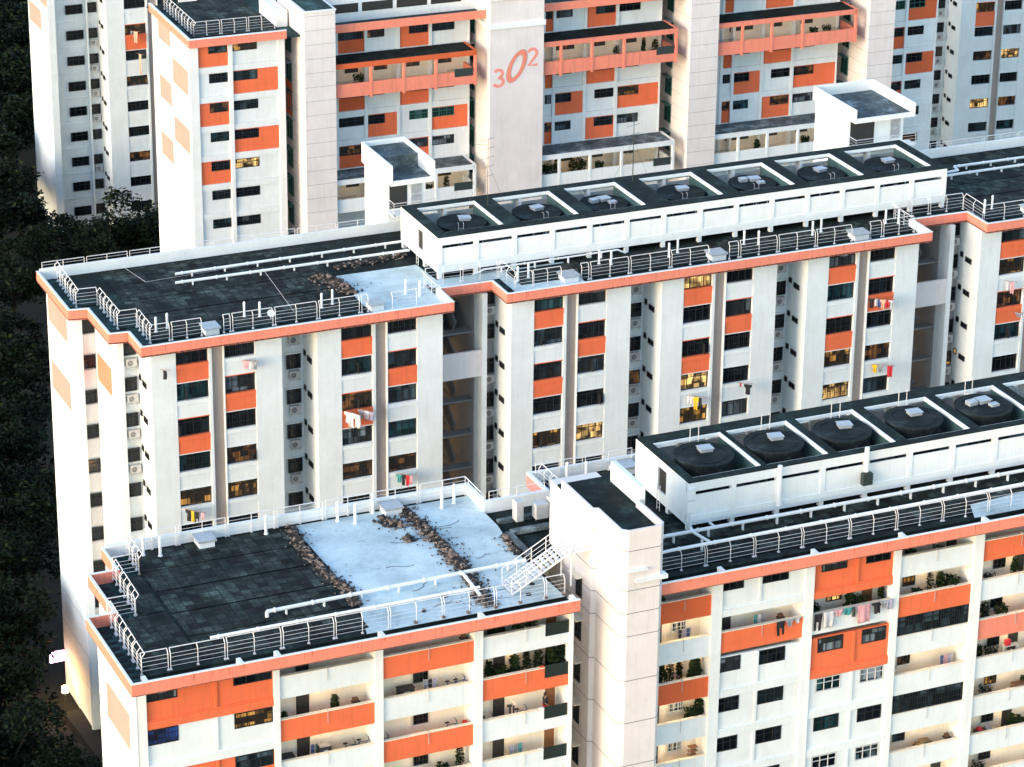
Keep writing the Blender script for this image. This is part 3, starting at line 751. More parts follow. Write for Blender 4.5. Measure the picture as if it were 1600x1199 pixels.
MB().fb(('L', 32.5), 15.05, 17.95, 0, .015, 34.8, 35.65).build('fascia', 'peach', front)
pavers(front, 5.2, 15.4, [2.4, 5.4, 8.6, 11.7, 14.6, 17.5], 35.095)
MB().box(1.9, 5.0, 2.4, 9.0, 35.095, 35.13).build('paver_strip', 'roof', front); MB().box(3.5, 5.0, 9.2, 14.3, 35.095, 35.13).build('paver_strip', 'roof', front)
pavers(front, 34, 76, [2.4, 5.4, 8.6], 35.095); pavers(front, 34, 38.3, [8.6, 11.7, 14.6, 17.5], 35.095)
sheet(front, [(16.0, 17.4), (28.1, 17.4), (28.1, 12.5), (27.6, 9.0), (27.9, 1.75), (15.0, 1.75), (16.1, 6.0)], 35.10)
sheet(front, [(57.6, 3.6), (64, 4.2), (64, 1.75), (56.8, 1.75)], 35.16)
kb = MB(); kb.box(27.95, 28.35, 7.6, 11.0, 35.1, 35.35); kb.box(28.35, 33.0, 10.8, 11.2, 35.1, 35.4); kb.box(28.35, 33, 12.9, 13.3, 34.95, 35.2); kb.build('roof_kerb', 'ledge', front)
# lower left railings
railrun(front, (5.1, 17.5), (5.0, 14.6), (1, 0), 1.5); railrun(front, (3.4, 14.6), (5.0, 14.6), (0, 1), 1.6, posts=(0, 1))
railrun(front, (3.3, 14.5), (3.15, 9.35), (1, 0), 1.75); railrun(front, (1.4, 9.35), (3.1, 9.35), (0, 1), 1.6, posts=(0, 1))
railrun(front, (1.35, 9.2), (1.2, 2.0), (1, 0), 1.8)
for a, b in ((1.2, 2.8), (2.95, 6.25), (6.4, 9.7), (9.85, 13.0), (13.15, 16.45), (16.6, 19.9), (20.05, 23.3), (23.45, 26.6), (26.75, 27.95)):
    railing(front, (a, 1.95), (b, 1.95), inn, posts=(0, .5, 1) if b-a > 2 else (0, 1))
for i in range(12):
    a = 34.4+3.4*i; railing(front, (max(34.0, a), 2.25), (a+3.25, 2.25), inn)
each('post_base', 'brick', front, [(s-.1, s+.1, 1.85, 2.05, 35.11, 35.24) for s in (18.2, 19.98, 21.6, 23.38, 25.0, 26.7, 27.9)])
railrun(front, (5.2, 17.6), (28, 17.6), (0, 0), 3.4, bend=0); railrun(front, (28.2, 17.5), (28.2, 15.0), (-1, 0), 2.6); railrun(front, (28.5, 14.85), (32.4, 14.85), (0, 0), 3.4, bend=0)
railrun(front, (33.0, 17.6), (40, 17.6), (0, 0), 3.4, bend=0); railrun(front, (33.2, 17.5), (33.2, 14.0), (1, 0), 1.8)
for s, t in ((5.99, 16.9), (6.93, 16.4), (14.05, 16.87), (18.92, 17.0), (19.86, 16.3), (21.44, 17.3), (25.82, 16.3), (26.82, 16.66), (36.2, 16.6), (35.0, 17.0)): vent(front, s, t, 1.4, .1)
hatch(front, 9.4, 10.6, 16.4); hatch(front, 21.9, 23.2, 16.4); hatch(front, 38.2, 39.9, 16.4)
pipe_run(front, [(10.25, 5.95, 35.2), (10.25, 5.95, 35.55), (27.3, 6.35, 35.6)], .12); pipe_run(front, [(5.5, 2.3, 36.5), (22.5, 2.35, 36.5)], .09)
pipe_run(front, [(23.0, 6.2, 35.6), (22.9, 3.2, 35.5)], .1)
pipe_run(front, [(33.6, 5.9, 35.7), (68, 5.9, 35.7)], .12); pipe_run(front, [(33.5, 2.6, 36.3), (35.5, 2.62, 36.42), (68, 2.65, 36.5)], .1)
pipe_run(front, [(38.3, 2.7, 36.35), (38.6, 5.8, 35.7), (39.0, 7.0, 35.5)], .1); pipe_run(front, [(40.3, 6.0, 35.6), (40.4, 7.0, 35.5)], .1)
opf = [(39.45, 44.3), (44.75, 49.2), (49.9, 54.2), (55.1, 59.8), (60.6, 65.1), (65.9, 70.4)]
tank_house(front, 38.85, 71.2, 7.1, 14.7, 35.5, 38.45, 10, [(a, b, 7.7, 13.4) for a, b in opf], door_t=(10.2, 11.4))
for i, (a, b) in enumerate(opf):
    if i == 5: continue
    tank(FR, (a+b)/2-.12, 10.75, 35.98, '%s round water tank from the left in the nearest tank house' % NTH[i], 'water tanks on the nearest block', 2 if i != 4 else 3)
sw = MB(); sw.box(38.75, 39.3, 6.95, 7.09, 36.5, 37.25); sw.box(38.75, 39.3, 6.95, 7.09, 37.32, 38.1); sw.build('switch_box', 'whiteclean', front)
for a, b, c, d in ((38.95, .08, 35.1, 36.5), (45.25, .16, 35.9, 38.7), (51.6, .16, 37.2, 38.9)): MB().cyl((a, 6.85), b, c, d, 8).build('downpipe', 'pipe', front)
MB().box(51.3, 52.0, 6.6, 6.98, 36.3, 37.1).build('meter_box', 'grille', front)
# lift tower
tw = [(30.25, 9.3), (30.25, 3.12), (30.55, 3.02), (30.55, -.22), (30.95, -.6), (33.1, -.6), (33.42, -.25), (33.42, 9.3)]
MB().prism(tw, 0, 39.3).build('lift_tower', 'rose', front)
cl = MB()
MB().prism([(30.25, 8.2), (30.25, 3.12), (30.55, 3.02), (30.55, -.22), (30.95, -.6), (33.1, -.6), (33.42, -.25), (33.42, 3.2), (33.8, 3.2), (33.8, 8.2)], 39.3, 39.45).build('tower_roof', 'roofd', front)
MB().ribbon([(30.25, 7.6), (30.25, 3.12), (30.55, 3.02), (30.55, -.22), (30.95, -.6), (33.1, -.6), (33.42, -.25), (33.42, 3.2), (33.8, 3.2)], -.012, .13, 39.302, 39.98).build('tower_parapet', 'rose', front)
MB().box(33.5, 33.85, 3.2, 7.4, 39.3, 40.8).build('tower_fin', 'whiteclean', front)
MB().box(33.42, 33.8, 3.25, 8.2, 34, 39.3).build('tower_flank', 'whiteclean', front)
jt = MB()
for z in (38.6, 35.95, 34.4, 32.85, 29.8, 26.85, 23.85, 20.9, 17.9):
    jt.ribbon(tw, -.008, .0, z-.025, z+.025)
jt.build('wall_joint', 'darkwall', front)
sb = MB(); sb.box(30.6, 32.2, -.82, -.6, 37.25, 37.36); sb.box(31.4, 33.05, -.82, -.6, 36.5, 36.61); sb.box(33.05, 33.55, -.8, -.25, 36.45, 36.7); sb.build('ledge_bar', 'whiteclean', front)
for k in range(6):
    z = 31.85-2.95*k+2.95
    aw = MB(); aw.prism([(29.75, 4.1), (30.25, 4.1), (30.25, 5.4), (29.75, 5.4)], z+.02, z+.1); aw.build('awning', 'cream', front)
    window(front, ('L', 30.25), 4.35, 5.15, z-1.5, z-.05, n=2, fm='frame', gm='glassc', name='tower_window', depth=.02, grille=1)
# white plant cabinets by the tower
for i, (s, t, h, w_) in enumerate(((29.5, 12.5, 1.5, .5), (31.0, 12.35, 1.15, .9), (32.0, 12.4, 1.35, .85), (32.9, 12.2, 1.9, .8))):
    o = thing('condenser_cabinet', ['tall pinkish slim metal cabinet at the left of the row behind the steel stair', 'short white ribbed condenser cabinet second in the row behind the steel stair', 'taller white condenser cabinet third in the row behind the steel stair', 'tallest white condenser cabinet next to the pinkish lift tower roof'][i], 'condenser', at(FR, s, t, 35.15), 'white cabinets on the nearest roof')
    b = MB().box(-w_/2, w_/2, -.35, .35, .12, h); b.build('casing', 'ac', o, bevel=.03)
    g = MB()
    for q in range(8): g.box(-w_/2+.06, w_/2-.06, -.365, -.35, .22+q*(h-.4)/8, .26+q*(h-.4)/8)
    g.build('louvre', 'metal', o); each('foot', 'black', o, [(-w_/2, w_/2, -.3, -.2, 0, .12), (-w_/2, w_/2, .2, .3, 0, .12)])
# steel stair
ss = thing('steel_staircase', 'white steel staircase rising over the roof beside the pinkish lift tower', 'staircase', FR)
m = MB(); a = Vector((26.9, 5.2, 35.15)); b = Vector((30.0, 8.5-2.2, 37.2)); n = 11
wv = Vector((.1, 1.7, 0)); b = Vector((28.8, 3.05, 37.3)); a = Vector((24.9, 3.0, 35.2)); n = 13
for o_ in (Vector((0, 0, 0)), wv*.5, wv): m.bar(a+o_, b+o_, .08, 4)
m.build('stringer', 'rail', ss)
m = MB()
for q in range(n):
    c = a.lerp(b, (q+.5)/n); m.box(c.x-.13, c.x+.13, c.y+.06, c.y+1.66, c.z-.015, c.z+.03)
m.build('step', 'rail', ss)
for o_ in (Vector((0, 0, 0)), wv):
    m = MB(); up = Vector((0, 0, 1.0))
    m.bar(a+o_+up, b+o_+up, .035, 5); m.bar(a+o_+up*.65, b+o_+up*.65, .02, 4); m.bar(a+o_+up*.33, b+o_+up*.33, .02, 4)
    for q in range(5): c = a.lerp(b, q/4)+o_; m.bar(c, c+up, .03, 4)
    e = b+o_+Vector((.35, 0, 0)); m.bar(b+o_+up, e+up, .03, 4); m.bar(e, e+up, .03, 4)
    m.build('handrail', 'rail', ss)
m = MB(); m.box(28.8, 30.5, 3.0, 4.75, 37.22, 37.3); m.bar((28.95, 3.2, 34.95), (28.95, 3.2, 37.22), .06, 5); m.bar((28.95, 4.65, 34.95), (28.95, 4.65, 37.22), .06, 5); m.build('landing', 'rail', ss)
m = MB()
for z in (37.6, 37.95, 38.3): m.bar((28.9, 4.75, z), (30.2, 4.75, z), .025, 4)
m.bar((29.9, 4.75, 37.3), (29.9, 4.75, 38.3), .03, 4); m.build('handrail', 'rail', ss)

# rubble lines on the roofs
def rubble(F, pts, w, n, label, z=35.12, mats=('brick', 'brickd')):
    o = thing('brick_rubble', label, 'rubble', F, 'broken brick on the roofs')
    ms = [MB(), MB()]
    for i in range(n):
        q = ((i % 97)/97*.97+random.random()*.03)*(len(pts)-1); k = int(q); a = Vector(pts[k]); b = Vector(pts[k+1]); c = a.lerp(b, q-k)
        off = random.gauss(0, w*.38); hh = max(0, (w*.6-abs(off)))*random.random()*.9
        d = (b-a).normalized(); c = c + Vector((-d.y, d.x))*off
        sz = random.uniform(.05, .115)
        if random.random() < .3: c = c + Vector((-d.y, d.x))*off*1.6; sz *= .45; hh = 0
        rot = Matrix.Rotation(random.uniform(0, 6.28), 3, 'Z') @ Matrix.Rotation(random.uniform(-.6, .6), 3, 'X')
        ms[random.random() < .55].obox((c.x, c.y, z+.05+hh), sz*1.3, sz*.8, sz*.55, rot)
    ms[0].build('brick_pieces', mats[0], o); ms[1].build('dark_rubble_pieces', mats[1], o)
rubble(FR, [(15.75, 17.3), (15.45, 13.2), (15.55, 9.3), (16.0, 7.9), (15.8, 5.2)], .46, 800, 'long line of broken bricks between the dark paving and the pale coating')
rubble(FR, [(23.35, 17.3), (23.65, 11.5), (23.6, 7.0), (23.0, 1.9)], .62, 1200, 'broad line of broken bricks crossing the pale coated roof of the nearest block')
rubble(FR, [(21.5, 16.3), (22.4, 14.4)], .55, 170, 'short heap of broken bricks lying left of the broad brick line')
rubble(FR, [(22.2, 13.1), (21.8, 11.9)], .35, 60, 'small heap of broken bricks in the middle of the pale coating')
rubble(FR, [(27.8, 10.9), (27.6, 8.0)], .4, 130, 'thin line of broken bricks along the kerb near the steel staircase')
rubble(MI, [(17.0, 10.2), (18.0, 8.2), (18.3, 5.6)], .95, 420, 'brown spread of broken bricks at the left edge of the pale patch, middle roof')
rubble(MI, [(19.0, 11.2), (25.2, 12.0)], .5, 260, 'dark rubble strip behind the pale patch next to the middle tank house')
rubble(MI, [(35.2, 4.4), (35.8, 3.0)], .5, 160, 'brown rubble heap behind the white hatch on the middle roof')
def wire(F_, par, pts, r=.012):
    m = MB(); m.path(pts, r, 4); m.build('cable', 'rail', par)
wire(MI, mid, [(13.4, 12.1, 35.65), (12.4, 2.2, 35.9)])
wire(MI, mid, [(3.5, 17.4, 35.6), (4.6, 13.9, 35.15), (12.0, 14.4, 35.15)])
random.seed(3)
for q in range(9):
    s0 = random.uniform(17, 26.5); t0 = random.uniform(3, 15); a = random.uniform(-.5, .5); L = random.uniform(.8, 2.6)
    pts_ = [(s0+L*u/5*math.cos(a)+.1*math.sin(u*2+q), t0+L*u/5*math.sin(a)+.15*math.sin(u*1.3+q), 35.125) for u in range(6)]
    m = MB(); m.path(pts_, .014, 4); m.build('loose_cable', 'groove', front)
for q in range(6):
    s0 = random.uniform(18, 27); t0 = random.uniform(2.4, 6); m = MB(); m.obox((s0, t0, 35.17), .14, .1, .06, Matrix.Rotation(q, 3, 'Z')); m.build('roof_debris', 'brickd', front)
# satellite dish
o = thing('satellite_dish', 'small pale round dish behind the railing of the middle roof', 'dish', at(MI, 10.9, 3.0, 35.1))
m = MB(); m.bar((0, 0, 0), (0, 0, .5), .03, 6); m.build('mast', 'rail', o)
m = MB(); m.bar((0, 0, .5), (0, -.06, .56), .12, 20, .3); m.build('dish', 'whiteclean', o)
# antennas
for i, (s, lab) in enumerate(((31.9, 'tall thin television antenna mast on the left part of the middle tank house'), (45.0, 'tall thin television antenna mast standing on the third gap of the middle tank house'))):
    o = thing('antenna_mast', lab, 'antenna', at(MI, s, 11.5 if i == 0 else 12.6, 38.5), 'antennas on the middle tank house')
    m = MB(); m.bar((0, 0, 0), (0, 0, 5.6), .045, 5, .02); m.build('mast', 'grille', o)
    m = MB()
    for q in range(5):
        z = 5.4-q*.75; m.bar((-.7+.08*q, 0, z), (.6, .2, z+.1), .015, 4)
    m.bar((0, 0, 3.5), (-1.6, .5, 0), .01, 3); m.bar((0, 0, 3.5), (1.6, .5, 0), .01, 3); m.bar((-1.5, 0, 5.3), (0, 0, 5.0), .012, 3)
    m.build('aerial_rods', 'grille', o)

# =============================================================== REAR BLOCK 302
rear = thing('apartment_block', 'rear apartment block bearing the number 302, with orange balcony corridors', 'apartment block', AA)
HA = 2.96
segs = [(14.4, 30.4, [15.6, 18.65, 22.05, 25.42, 29.45], 0), (36.15, 52.25, [37.6, 38.75, 42.15, 45.65, 50.45], 1), (55.4, 72.7, [57.55, 58.85, 62.2, 65.75, 70.85], 2), (75.7, 84.0, [76.4, 79.05, 82.6], 3)]
tow = [(11.2, 14.35), (30.4, 36.15), (52.25, 55.4), (72.7, 75.7)]
each('wall', 'cream', rear, [(.45, 9.6, 1.25, 13.2, 0, 34.85), (9.6, 84, 7.2, 15, 0, 34.85)] + [(a, ps_[-1]+.15, 2.9, 7.2, 0, 34.85) for a, b, ps_, _i in segs])
w = MB(); w.box(.2, .45, .7, 13.4, 0, 34.85); w.box(.45, 1.08, .7, 1.25, 0, 34.84); w.box(9.1, 9.75, .7, 4.6, 0, 34.85); w.box(4.1, 4.5, .68, 1.25, 0, 34.84); w.build('end_wall', 'whiteclean', rear)
for (a, b, z0, z1) in ((7.1, 11.2, 32.9, 34.84), (7.1, 11.2, 26.9, 29.2), (7.1, 11.2, 20.95, 23.3), (1.3, 6.5, 29.7, 32.2), (1.3, 6.5, 23.8, 26.3)):
    MB().fb(('L', .2), a, b, 0, .012, z0, z1).build('colour_panel', 'peach', rear)
def cellA(s0, s1, k, col, wins, lit_=None, t=1.0, fm='frame', wm='white'):
    Cb = 31.95-HA*k-(.58 if t > .9 else 0); z0, z1 = Cb+1.9, Cb+2.86; zt = Cb+HA if k else 34.84
    p = MB(); edges = [s0] + [x for w_ in wins for x in w_] + [s1]
    p.box(s0, s1, t+.1, t+.3, Cb+.62, z0); p.box(s0, s1, t+.1, t+.3, z1, zt)
    for a, b in zip(edges[0::2], edges[1::2]):
        if b-a > .02: p.box(a, b, t+.1, t+.3, z0, z1)
    p.build('wall_panel', col, rear)
    MB().box(s0, s1, t, t+.3, Cb, Cb+.6).build('ledge_band', wm, rear)
    for i, (a, b) in enumerate(wins):
        window(rear, ('F', t+.2), a+.02, b-.02, z0+.01, z1-.01, n=3, gm=lit_ or random.choice(('glass', 'glass', 'glassc', 'glasst', 'glassb', 'litd' if random.random() < .3 else 'glass')), fm=fm, depth=.04, grille=1 if random.random() < .3 else 0)
fA = 2.4
for k in range(0, 9):
    c1 = O if k in (0, 2, 4) else W; c2 = O if k in (1, 3) else W
    cellA(1.08, 4.1, k, c1, [(2.15, 4.05)], t=.8); cellA(4.5, 9.1, k, c2, [(4.52, 7.05)], lit_={0: 'lit', 4: 'litb', 1: 'glassc'}.get(k), t=.8)
cor = (1, 5, 9)
litA = {(0, 1, 0): 'litd', (0, 0, 4): 'litd', (1, 3, 3): 'lit', (1, 1, 2): 'litd', (1, 0, 4): 'litd', (1, 2, 2): 'litd', (2, 3, 3): 'litd', (2, 0, 4): 'litd'}
for a, b, ps, si in segs:
    each('pier', 'white', rear, [(p-.15, p+.15, fA-.06, 2.9, 0, 34.84) for p in ps[:-1]] + [(ps[-1], ps[-1]+.15, fA-.02, 2.9, 0, 34.85)] + ([(a, ps[0]-.15, fA+.1, 2.9, 0, 34.85)] if ps[0]-.15 > a else []))
    n = len(ps)-1
    for k in range(0, 10):
        for c in range(n):
            u0 = ps[c]+.151; u1 = ps[c+1]-.151 if c < n-1 else ps[-1]-.001
            if u1-u0 < .5: wn = [(u0+.02, u1-.02)]
            elif c == n-1: wn = [(u0+.02, min(u1-.3, u0+2.45))]
            elif c == 0 and si == 0: wn = [(u0+.02, u1-.05)]
            elif c == 0: wn = [(u0+.02, u1-.05)]
            elif c == 1: wn = [(u0+.02, u0+1.85)]
            else: wn = [(u0+1.0, u1-.05)]
            if si == 3: wn = [(u0+.02, u1-.05)] if c == 0 else [(u0+.1, u0+2.05)]
            pat = {0: (1, 0, 1, 0), 2: (1, 0, 1, 0), 3: (0, 1, 0, 1), 4: (1, 0, 1, 0)}.get(k, (0, 0, 0, 0))
            if si == 3: pat = {1: (0, 1), 2: (1, 0), 3: (0, 1), 4: (1, 0)}.get(k, (0, 0))
            if k in cor and si != 3:
                continue
            cm = ('rust_and_shade' if (c == 0 or si == 3) else 'orange') if pat[c] else 'white'
            cellA(u0, u1, k, cm, wn, lit_=litA.get((si, c, k)), t=fA, fm='gframe' if (si, k, c) in ((0, 3, 2), (0, 3, 3), (3, 1, 1), (3, 1, 0)) else 'frame')
    if si == 3: continue
    for ci, k in enumerate(cor):
        zr = 31.9-HA*k+HA                      # top of the projecting canopy
        colr = 'salmon' if ci == 0 else 'white'
        e0 = a+.02; e1 = b-1.4
        MB().box(e0, e1, -.55, fA+.0, zr-.14, zr).build('canopy_roof', 'roofd' if ci == 0 else 'ledge', rear)
        MB().box(e0, e1, -.7, -.551, zr-.5, zr+.0).box(e1-.15, e1+.15, -.7, fA, zr-.5, zr+.02).build('canopy_edge', 'rust_and_shade' if ci == 0 and si == 0 else colr, rear)
        MB().box(e0, e1, -.68, -.5, zr-3.4, zr-2.05).box(e1-.1, e1+.1, -.68, fA, zr-3.4, zr-2.05).build('balustrade', colr, rear)
        MB().box(e0, e1, -.5, 2.9, zr-3.2, zr-3.05).build('floor_slab', 'cream', rear)
        each('corridor_post', colr, rear, [(p-.12, p+.12, -.72, -.45, zr-3.6, zr-.5) for p in [q-.55 for q in ps[1:-1]]] + [(e1-.12, e1+.14, -.74, -.45, zr-3.55, zr-.5)])
        for q in range(n):
            u = ps[q]+1.0
            MB().fb(('F', 2.9), u, u+1.4, -.02, .03, zr-2.1, zr-.8).build('corridor_window', 'lit' if (ci == 1 and q == 3 and si == 0) else 'door', rear)
        each('corridor_lamp', M['lamp'], rear, [(q+1.2, q+1.9, .6, .72, zr-.62, zr-.56) for q in ps[:-1]])  # lamps added to brighten the corridor interior
        for ua, ub in ((e0, e0+2.0), (e1-3.0, e1-.2)):
            r = MB()
            for z in (zr-1.9, zr-1.78): r.bar((ua, -.59, z), (ub, -.59, z), .02, 4)
            r.build('handrail', 'grille', rear)
        if si < 2: MB().box(e1-2.2, e1-.25, -.7, -.685, zr-2.55, zr-1.75).build('grille', 'grille', rear)
# towers
for i, (a, b) in enumerate(tow):
    zt = 37.5 if i != 1 else 48
    big = i == 1
    t_ = MB(); t_.box(a, b, -1.0, 7.2, 0, zt)
    if big: each('ledge_band', 'whiteclean', rear, [(a-.14, b+.14, -1.16, 2.6, 33.9, 34.4), (a-.14, b+.14, -1.16, 2.6, 36.8, 37.2)])
    o = t_.build('lift_tower', 'rose', rear)
    if not big:
        j = MB(); z = 37.1
        while z > 15:
            j.box(a-.008, b+.008, -1.008, 7.2, z-.02, z+.02); z -= 1.42
        j.build('wall_joint', 'grey', o)
        j = MB(); j.box(a-.08, b+.08, -1.08, 7.2, 37.5, 37.62); j.build('tower_coping', 'whiteclean', o); MB().box(a+.2, b-.2, -.8, 7.0, 37.62, 37.66).build('tower_roof', 'rooft', o)
    for k in range(9):
        z = 31.95-HA*(k-1)-.2
        if k == 2 and i == 0: MB().fb(('L', a), 3.0, 6.8, .01, .02, z-2.9, z+.6).build('colour_panel', 'orange', rear)
        window(rear, ('L', a), 3.0, 4.5, z-2.3, z-.35, n=2, fm='gframe', gm='glassg', name='tower_window', depth=.04)
        MB().box(a-.55, a, 2.9, 4.6, z-.3, z-.24).build('awning', 'gframe' if k != 1 else 'metal', rear)
# fascia + roofs
for pts in ([(0, 13.7), (0, 0), (9.75, 0)],):
    MB().ribbon(pts, 0, .16, 34.85, 35.64).build('fascia', 'salmon', rear); MB().ribbon(pts, -.02, .24, 35.64, 35.71).build('coping', 'whiteclean', rear)
MB().box(14.4, 30.4, 0, .16, 34.85, 35.64).box(36.2, 50.7, 0, .16, 34.85, 35.64).box(55.4, 71.5, 0, .16, 34.85, 35.64).build('fascia', 'salmon', rear)
MB().box(.16, 9.75, .16, 15, 34.86, 35.0).box(9.75, 84, .16, 15, 34.86, 35.0).build('roof_slab', 'rooft', rear)
MB().box(1.3, 9.7, 2.6, 14.9, 35.0, 35.1).build('roof_deck', 'roof', rear)
railrun(rear, (1.4, 3.0), (9.5, 2.9), inn, 3.2); railrun(rear, (1.4, 13.0), (1.4, 3.0), (1, 0), 2.0)
MB().box(14.4, 30.4, 3.0, 3.2, 35.0, 38.2).build('roof_screen', 'whiteclean', rear)
sl_ = MB()
for q in range(4): sl_.fb(('F', 3.0), 14.9+3.6*q, 18.1+3.6*q, 0, .02, 35.9, 36.8)
sl_.build('louvre_opening', 'door', rear)
MB().box(9.9, 11.0, 3.5, 9, 35.0, 36.6).build('roof_kiosk', 'whiteclean', rear)
# number 302 painted on the wide wall
def bez(pts, n=40):
    out = []
    for i in range(n+1):
        t = i/n; out.append(pts(t))
    return out
def stroke(mb, path, w, s0, z0, sx, sz, t0, t1):
    n = len(path); L = []; Rr = []
    for i, p in enumerate(path):
        a = Vector(path[max(0, i-1)]); b = Vector(path[min(n-1, i+1)]); d = (b-a).normalized(); nn = Vector((-d.y, d.x))*w/2
        L.append(Vector(p)+nn); Rr.append(Vector(p)-nn)
    i0 = len(mb.v)
    for l, r in zip(L, Rr):
        for t in (t0, t1):
            mb.v.append((s0+l.x*sx, t, z0+l.y*sz)); mb.v.append((s0+r.x*sx, t, z0+r.y*sz))
    for i in range(n-1):
        o = i0+4*i; e = o+4
        mb.f += [(o, e, e+1, o+1), (o+2, o+3, e+3, e+2), (o, o+2, e+2, e), (o+1, e+1, e+3, o+3)]
    mb.f += [(i0, i0+1, i0+3, i0+2), (i0+4*n-4, i0+4*n-2, i0+4*n-1, i0+4*n-3)]
arc = lambda cx, cy, rx, ry, a0, a1, n=16: [(cx+rx*math.cos(R(a0+(a1-a0)*i/n)), cy+ry*math.sin(R(a0+(a1-a0)*i/n))) for i in range(n+1)]
three = arc(.45, 1.45, .42, .43, 150, -75) + arc(.45, .52, .5, .47, 85, -155)
two = arc(.5, 1.42, .45, .48, 165, -35) + [(.1, .1)] + [(1.02, .1)]
D_ = M['salmon']
m = MB(); stroke(m, three, .33, 30.85, 27.98, 1.05, .92, -1.012, -1.0); m.build('number_three', 'peach', rear)
m = MB(); stroke(m, two, .33, 34.45, 29.75, 1.02, .92, -1.012, -1.0); m.build('number_two', 'peach', rear)
def ell(rx, rz, sh, n=48): return [(rx*math.cos(2*math.pi*i/n)+sh*rz*math.sin(2*math.pi*i/n), rz*math.sin(2*math.pi*i/n)) for i in range(n+1)]
def ringm(name, mat, ro, ri, t0, t1):
    m = MB(); n = len(ro); i0 = 0
    for a, b in zip(ro, ri):
        for t in (t0, t1):
            m.v.append((33.27+a[0], t, 29.9+a[1])); m.v.append((33.27+b[0], t, 29.9+b[1]))
    for i in range(n-1):
        o = 4*i; e = o+4
        m.f += [(o, e, e+1, o+1), (o+2, o+3, e+3, e+2), (o, o+2, e+2, e), (o+1, e+1, e+3, o+3)]
    m.build(name, mat, rear)
ringm('number_zero_outline', 'beige', ell(.95, 1.68, .38), ell(.45, 1.10, .36), -1.012, -1.0)
ringm('number_zero', 'salmon', ell(.89, 1.62, .38), ell(.51, 1.16, .36), -1.02, -1.0125)

# =============================================================== FAR LEFT AND FAR RIGHT BLOCKS
far = thing('apartment_block', 'far left white apartment block rising out of the dark trees', 'apartment block', D1)
H1 = 2.93
litD = {(0, 0, 1): 'lit', (0, 0, 6): 'lit', (0, 0, 4): 'litd', (0, 0, 9): 'lit', (0, 0, 10): 'litb'}
bay_column_block(far, [6.5], 36, 0, 13, H1, 0.0, {(0, 0, 4): 'lit', (0, 0, 6): 'litd', (0, 0, 9): 'litd', (0, 0, 12): 'lit'}, 35.65, 1.15,
                 cols=lambda b, c, k: c == 0 and k == 4, widths=(2.05, 4.5, 4.7, 5.85, 8.3, 10.4))
w = MB(); w.box(.25, 1.05, .9, 9.6, 0, 36); w.box(1.05, 6.49, 3.75, 9.6, 0, 36); w.box(5.1, 5.3, 3.2, 3.75, 0, 36); w.box(1.5, 1.7, 3.4, 3.75, 0, 36); w.build('end_wall', 'white', far)
for k in range(13):
    z1 = 34.55-H1*k+.0
    window(far, ('F', 3.74), 2.9, 4.85, z1-1.05, z1, n=3, name='kitchen_window', gm='glass')
    window(far, ('F', 3.74), 5.36, 6.42, z1-1.05, z1+.1, n=2, name='recess_window', gm='glass')
    MB().fb(('F', 3.75), 1.71, 5.09, 0, .08, z1-1.95, z1-1.8).build('ledge_band', 'white', far)
    if k in (4, 5, 6, 7, 9, 12): ac(D1, 5.95, 3.72, z1-1.8, 'air conditioner below the %s window at the far left block' % NTH[k-3], 'air conditioners on the far left block')
for a, b, z0, z1 in ((3.9, 9.1, 23.1, 25.4), (1.0, 3.8, 26.4, 28.6)): MB().fb(('L', .25), a, b, 0, .012, z0, z1).build('colour_panel', 'peach', far)
far2 = thing('apartment_block', 'far right bluish white apartment block behind the rear block, cut by the photo edge', 'apartment block', D2)
H2 = 2.82
bay_column_block(far2, [2.41], 36, 0, 12, H2, 0.0, {(0, 0, 4): 'lit', (0, 0, 6): 'litd', (0, 1, 6): 'litb', (0, 0, 8): 'litb', (0, 1, 8): 'litd', (0, 0, 5): 'glassc', ('s', 0, 6, True): 'lit', ('s', 0, 7, True): 'lit', ('s', 0, 8, True): 'litb'}, 36.2, 1.12,
                 cols=lambda b, c, k: (c == 0 and k == 4) or (c == 1 and k == 3), widths=(1.83, 4.2, 4.42, 5.35, 7.6, 10.0), kmin=1)
w = MB(); w.box(-6, 2.4, 3.4, 15, 0, 36); w.box(12.41, 20, 1, 15, 0, 36); w.build('recess_wall', 'white', far2)
for k in range(1, 12):
    z1 = 36.1-H2*k
    window(far2, ('F', 3.38), .75, 1.95, z1-1.15, z1, n=2, name='recess_window', gm='lit' if k == 6 else 'glass')
    if k > 2: ac(D2, 1.45, 3.38, z1-1.95, '%s air conditioner down the strip left of the far right block' % ORD[k-3], 'air conditioners on the far right block')
# a further block behind the rear one, to close the view
back = None

def drips(par, face, u0, u1, z, n, mat='beige', lmin=.15, lmax=.6):
    for q in range(n):
        u = random.uniform(u0, u1); w = random.uniform(.012, .03); m = MB(); L = random.uniform(lmin, lmax)
        k, p = face; i = 0
        if k == 'F': m.v = [(u-w, p-.004, z), (u+w, p-.004, z), (u+w*.4, p-.004, z-L), (u-w*.4, p-.004, z-L)]
        else: m.v = [(p-.004, u+w, z), (p-.004, u-w, z), (p-.004, u-w*.4, z-L), (p-.004, u+w*.4, z-L)]
        m.f = [(0, 1, 2, 3)]; m.build('rust_streak', mat, par)
random.seed(21)
drips(front, ('F', 0), .3, 27.8, 35.63, 34, 'rust_and_shade'); drips(front, ('F', 0), 33.8, 60, 35.63, 30, 'rust_and_shade'); drips(mid, ('F', 0), .3, 24, 35.65, 18, 'rust_and_shade'); drips(mid, ('F', 0), 29, 65, 35.65, 26, 'rust_and_shade')
drips(rear, ('F', -.7), 14.6, 28.8, 31.4, 12, 'rust_and_shade'); drips(rear, ('F', -.7), 36.4, 50.4, 31.4, 12, 'rust_and_shade')

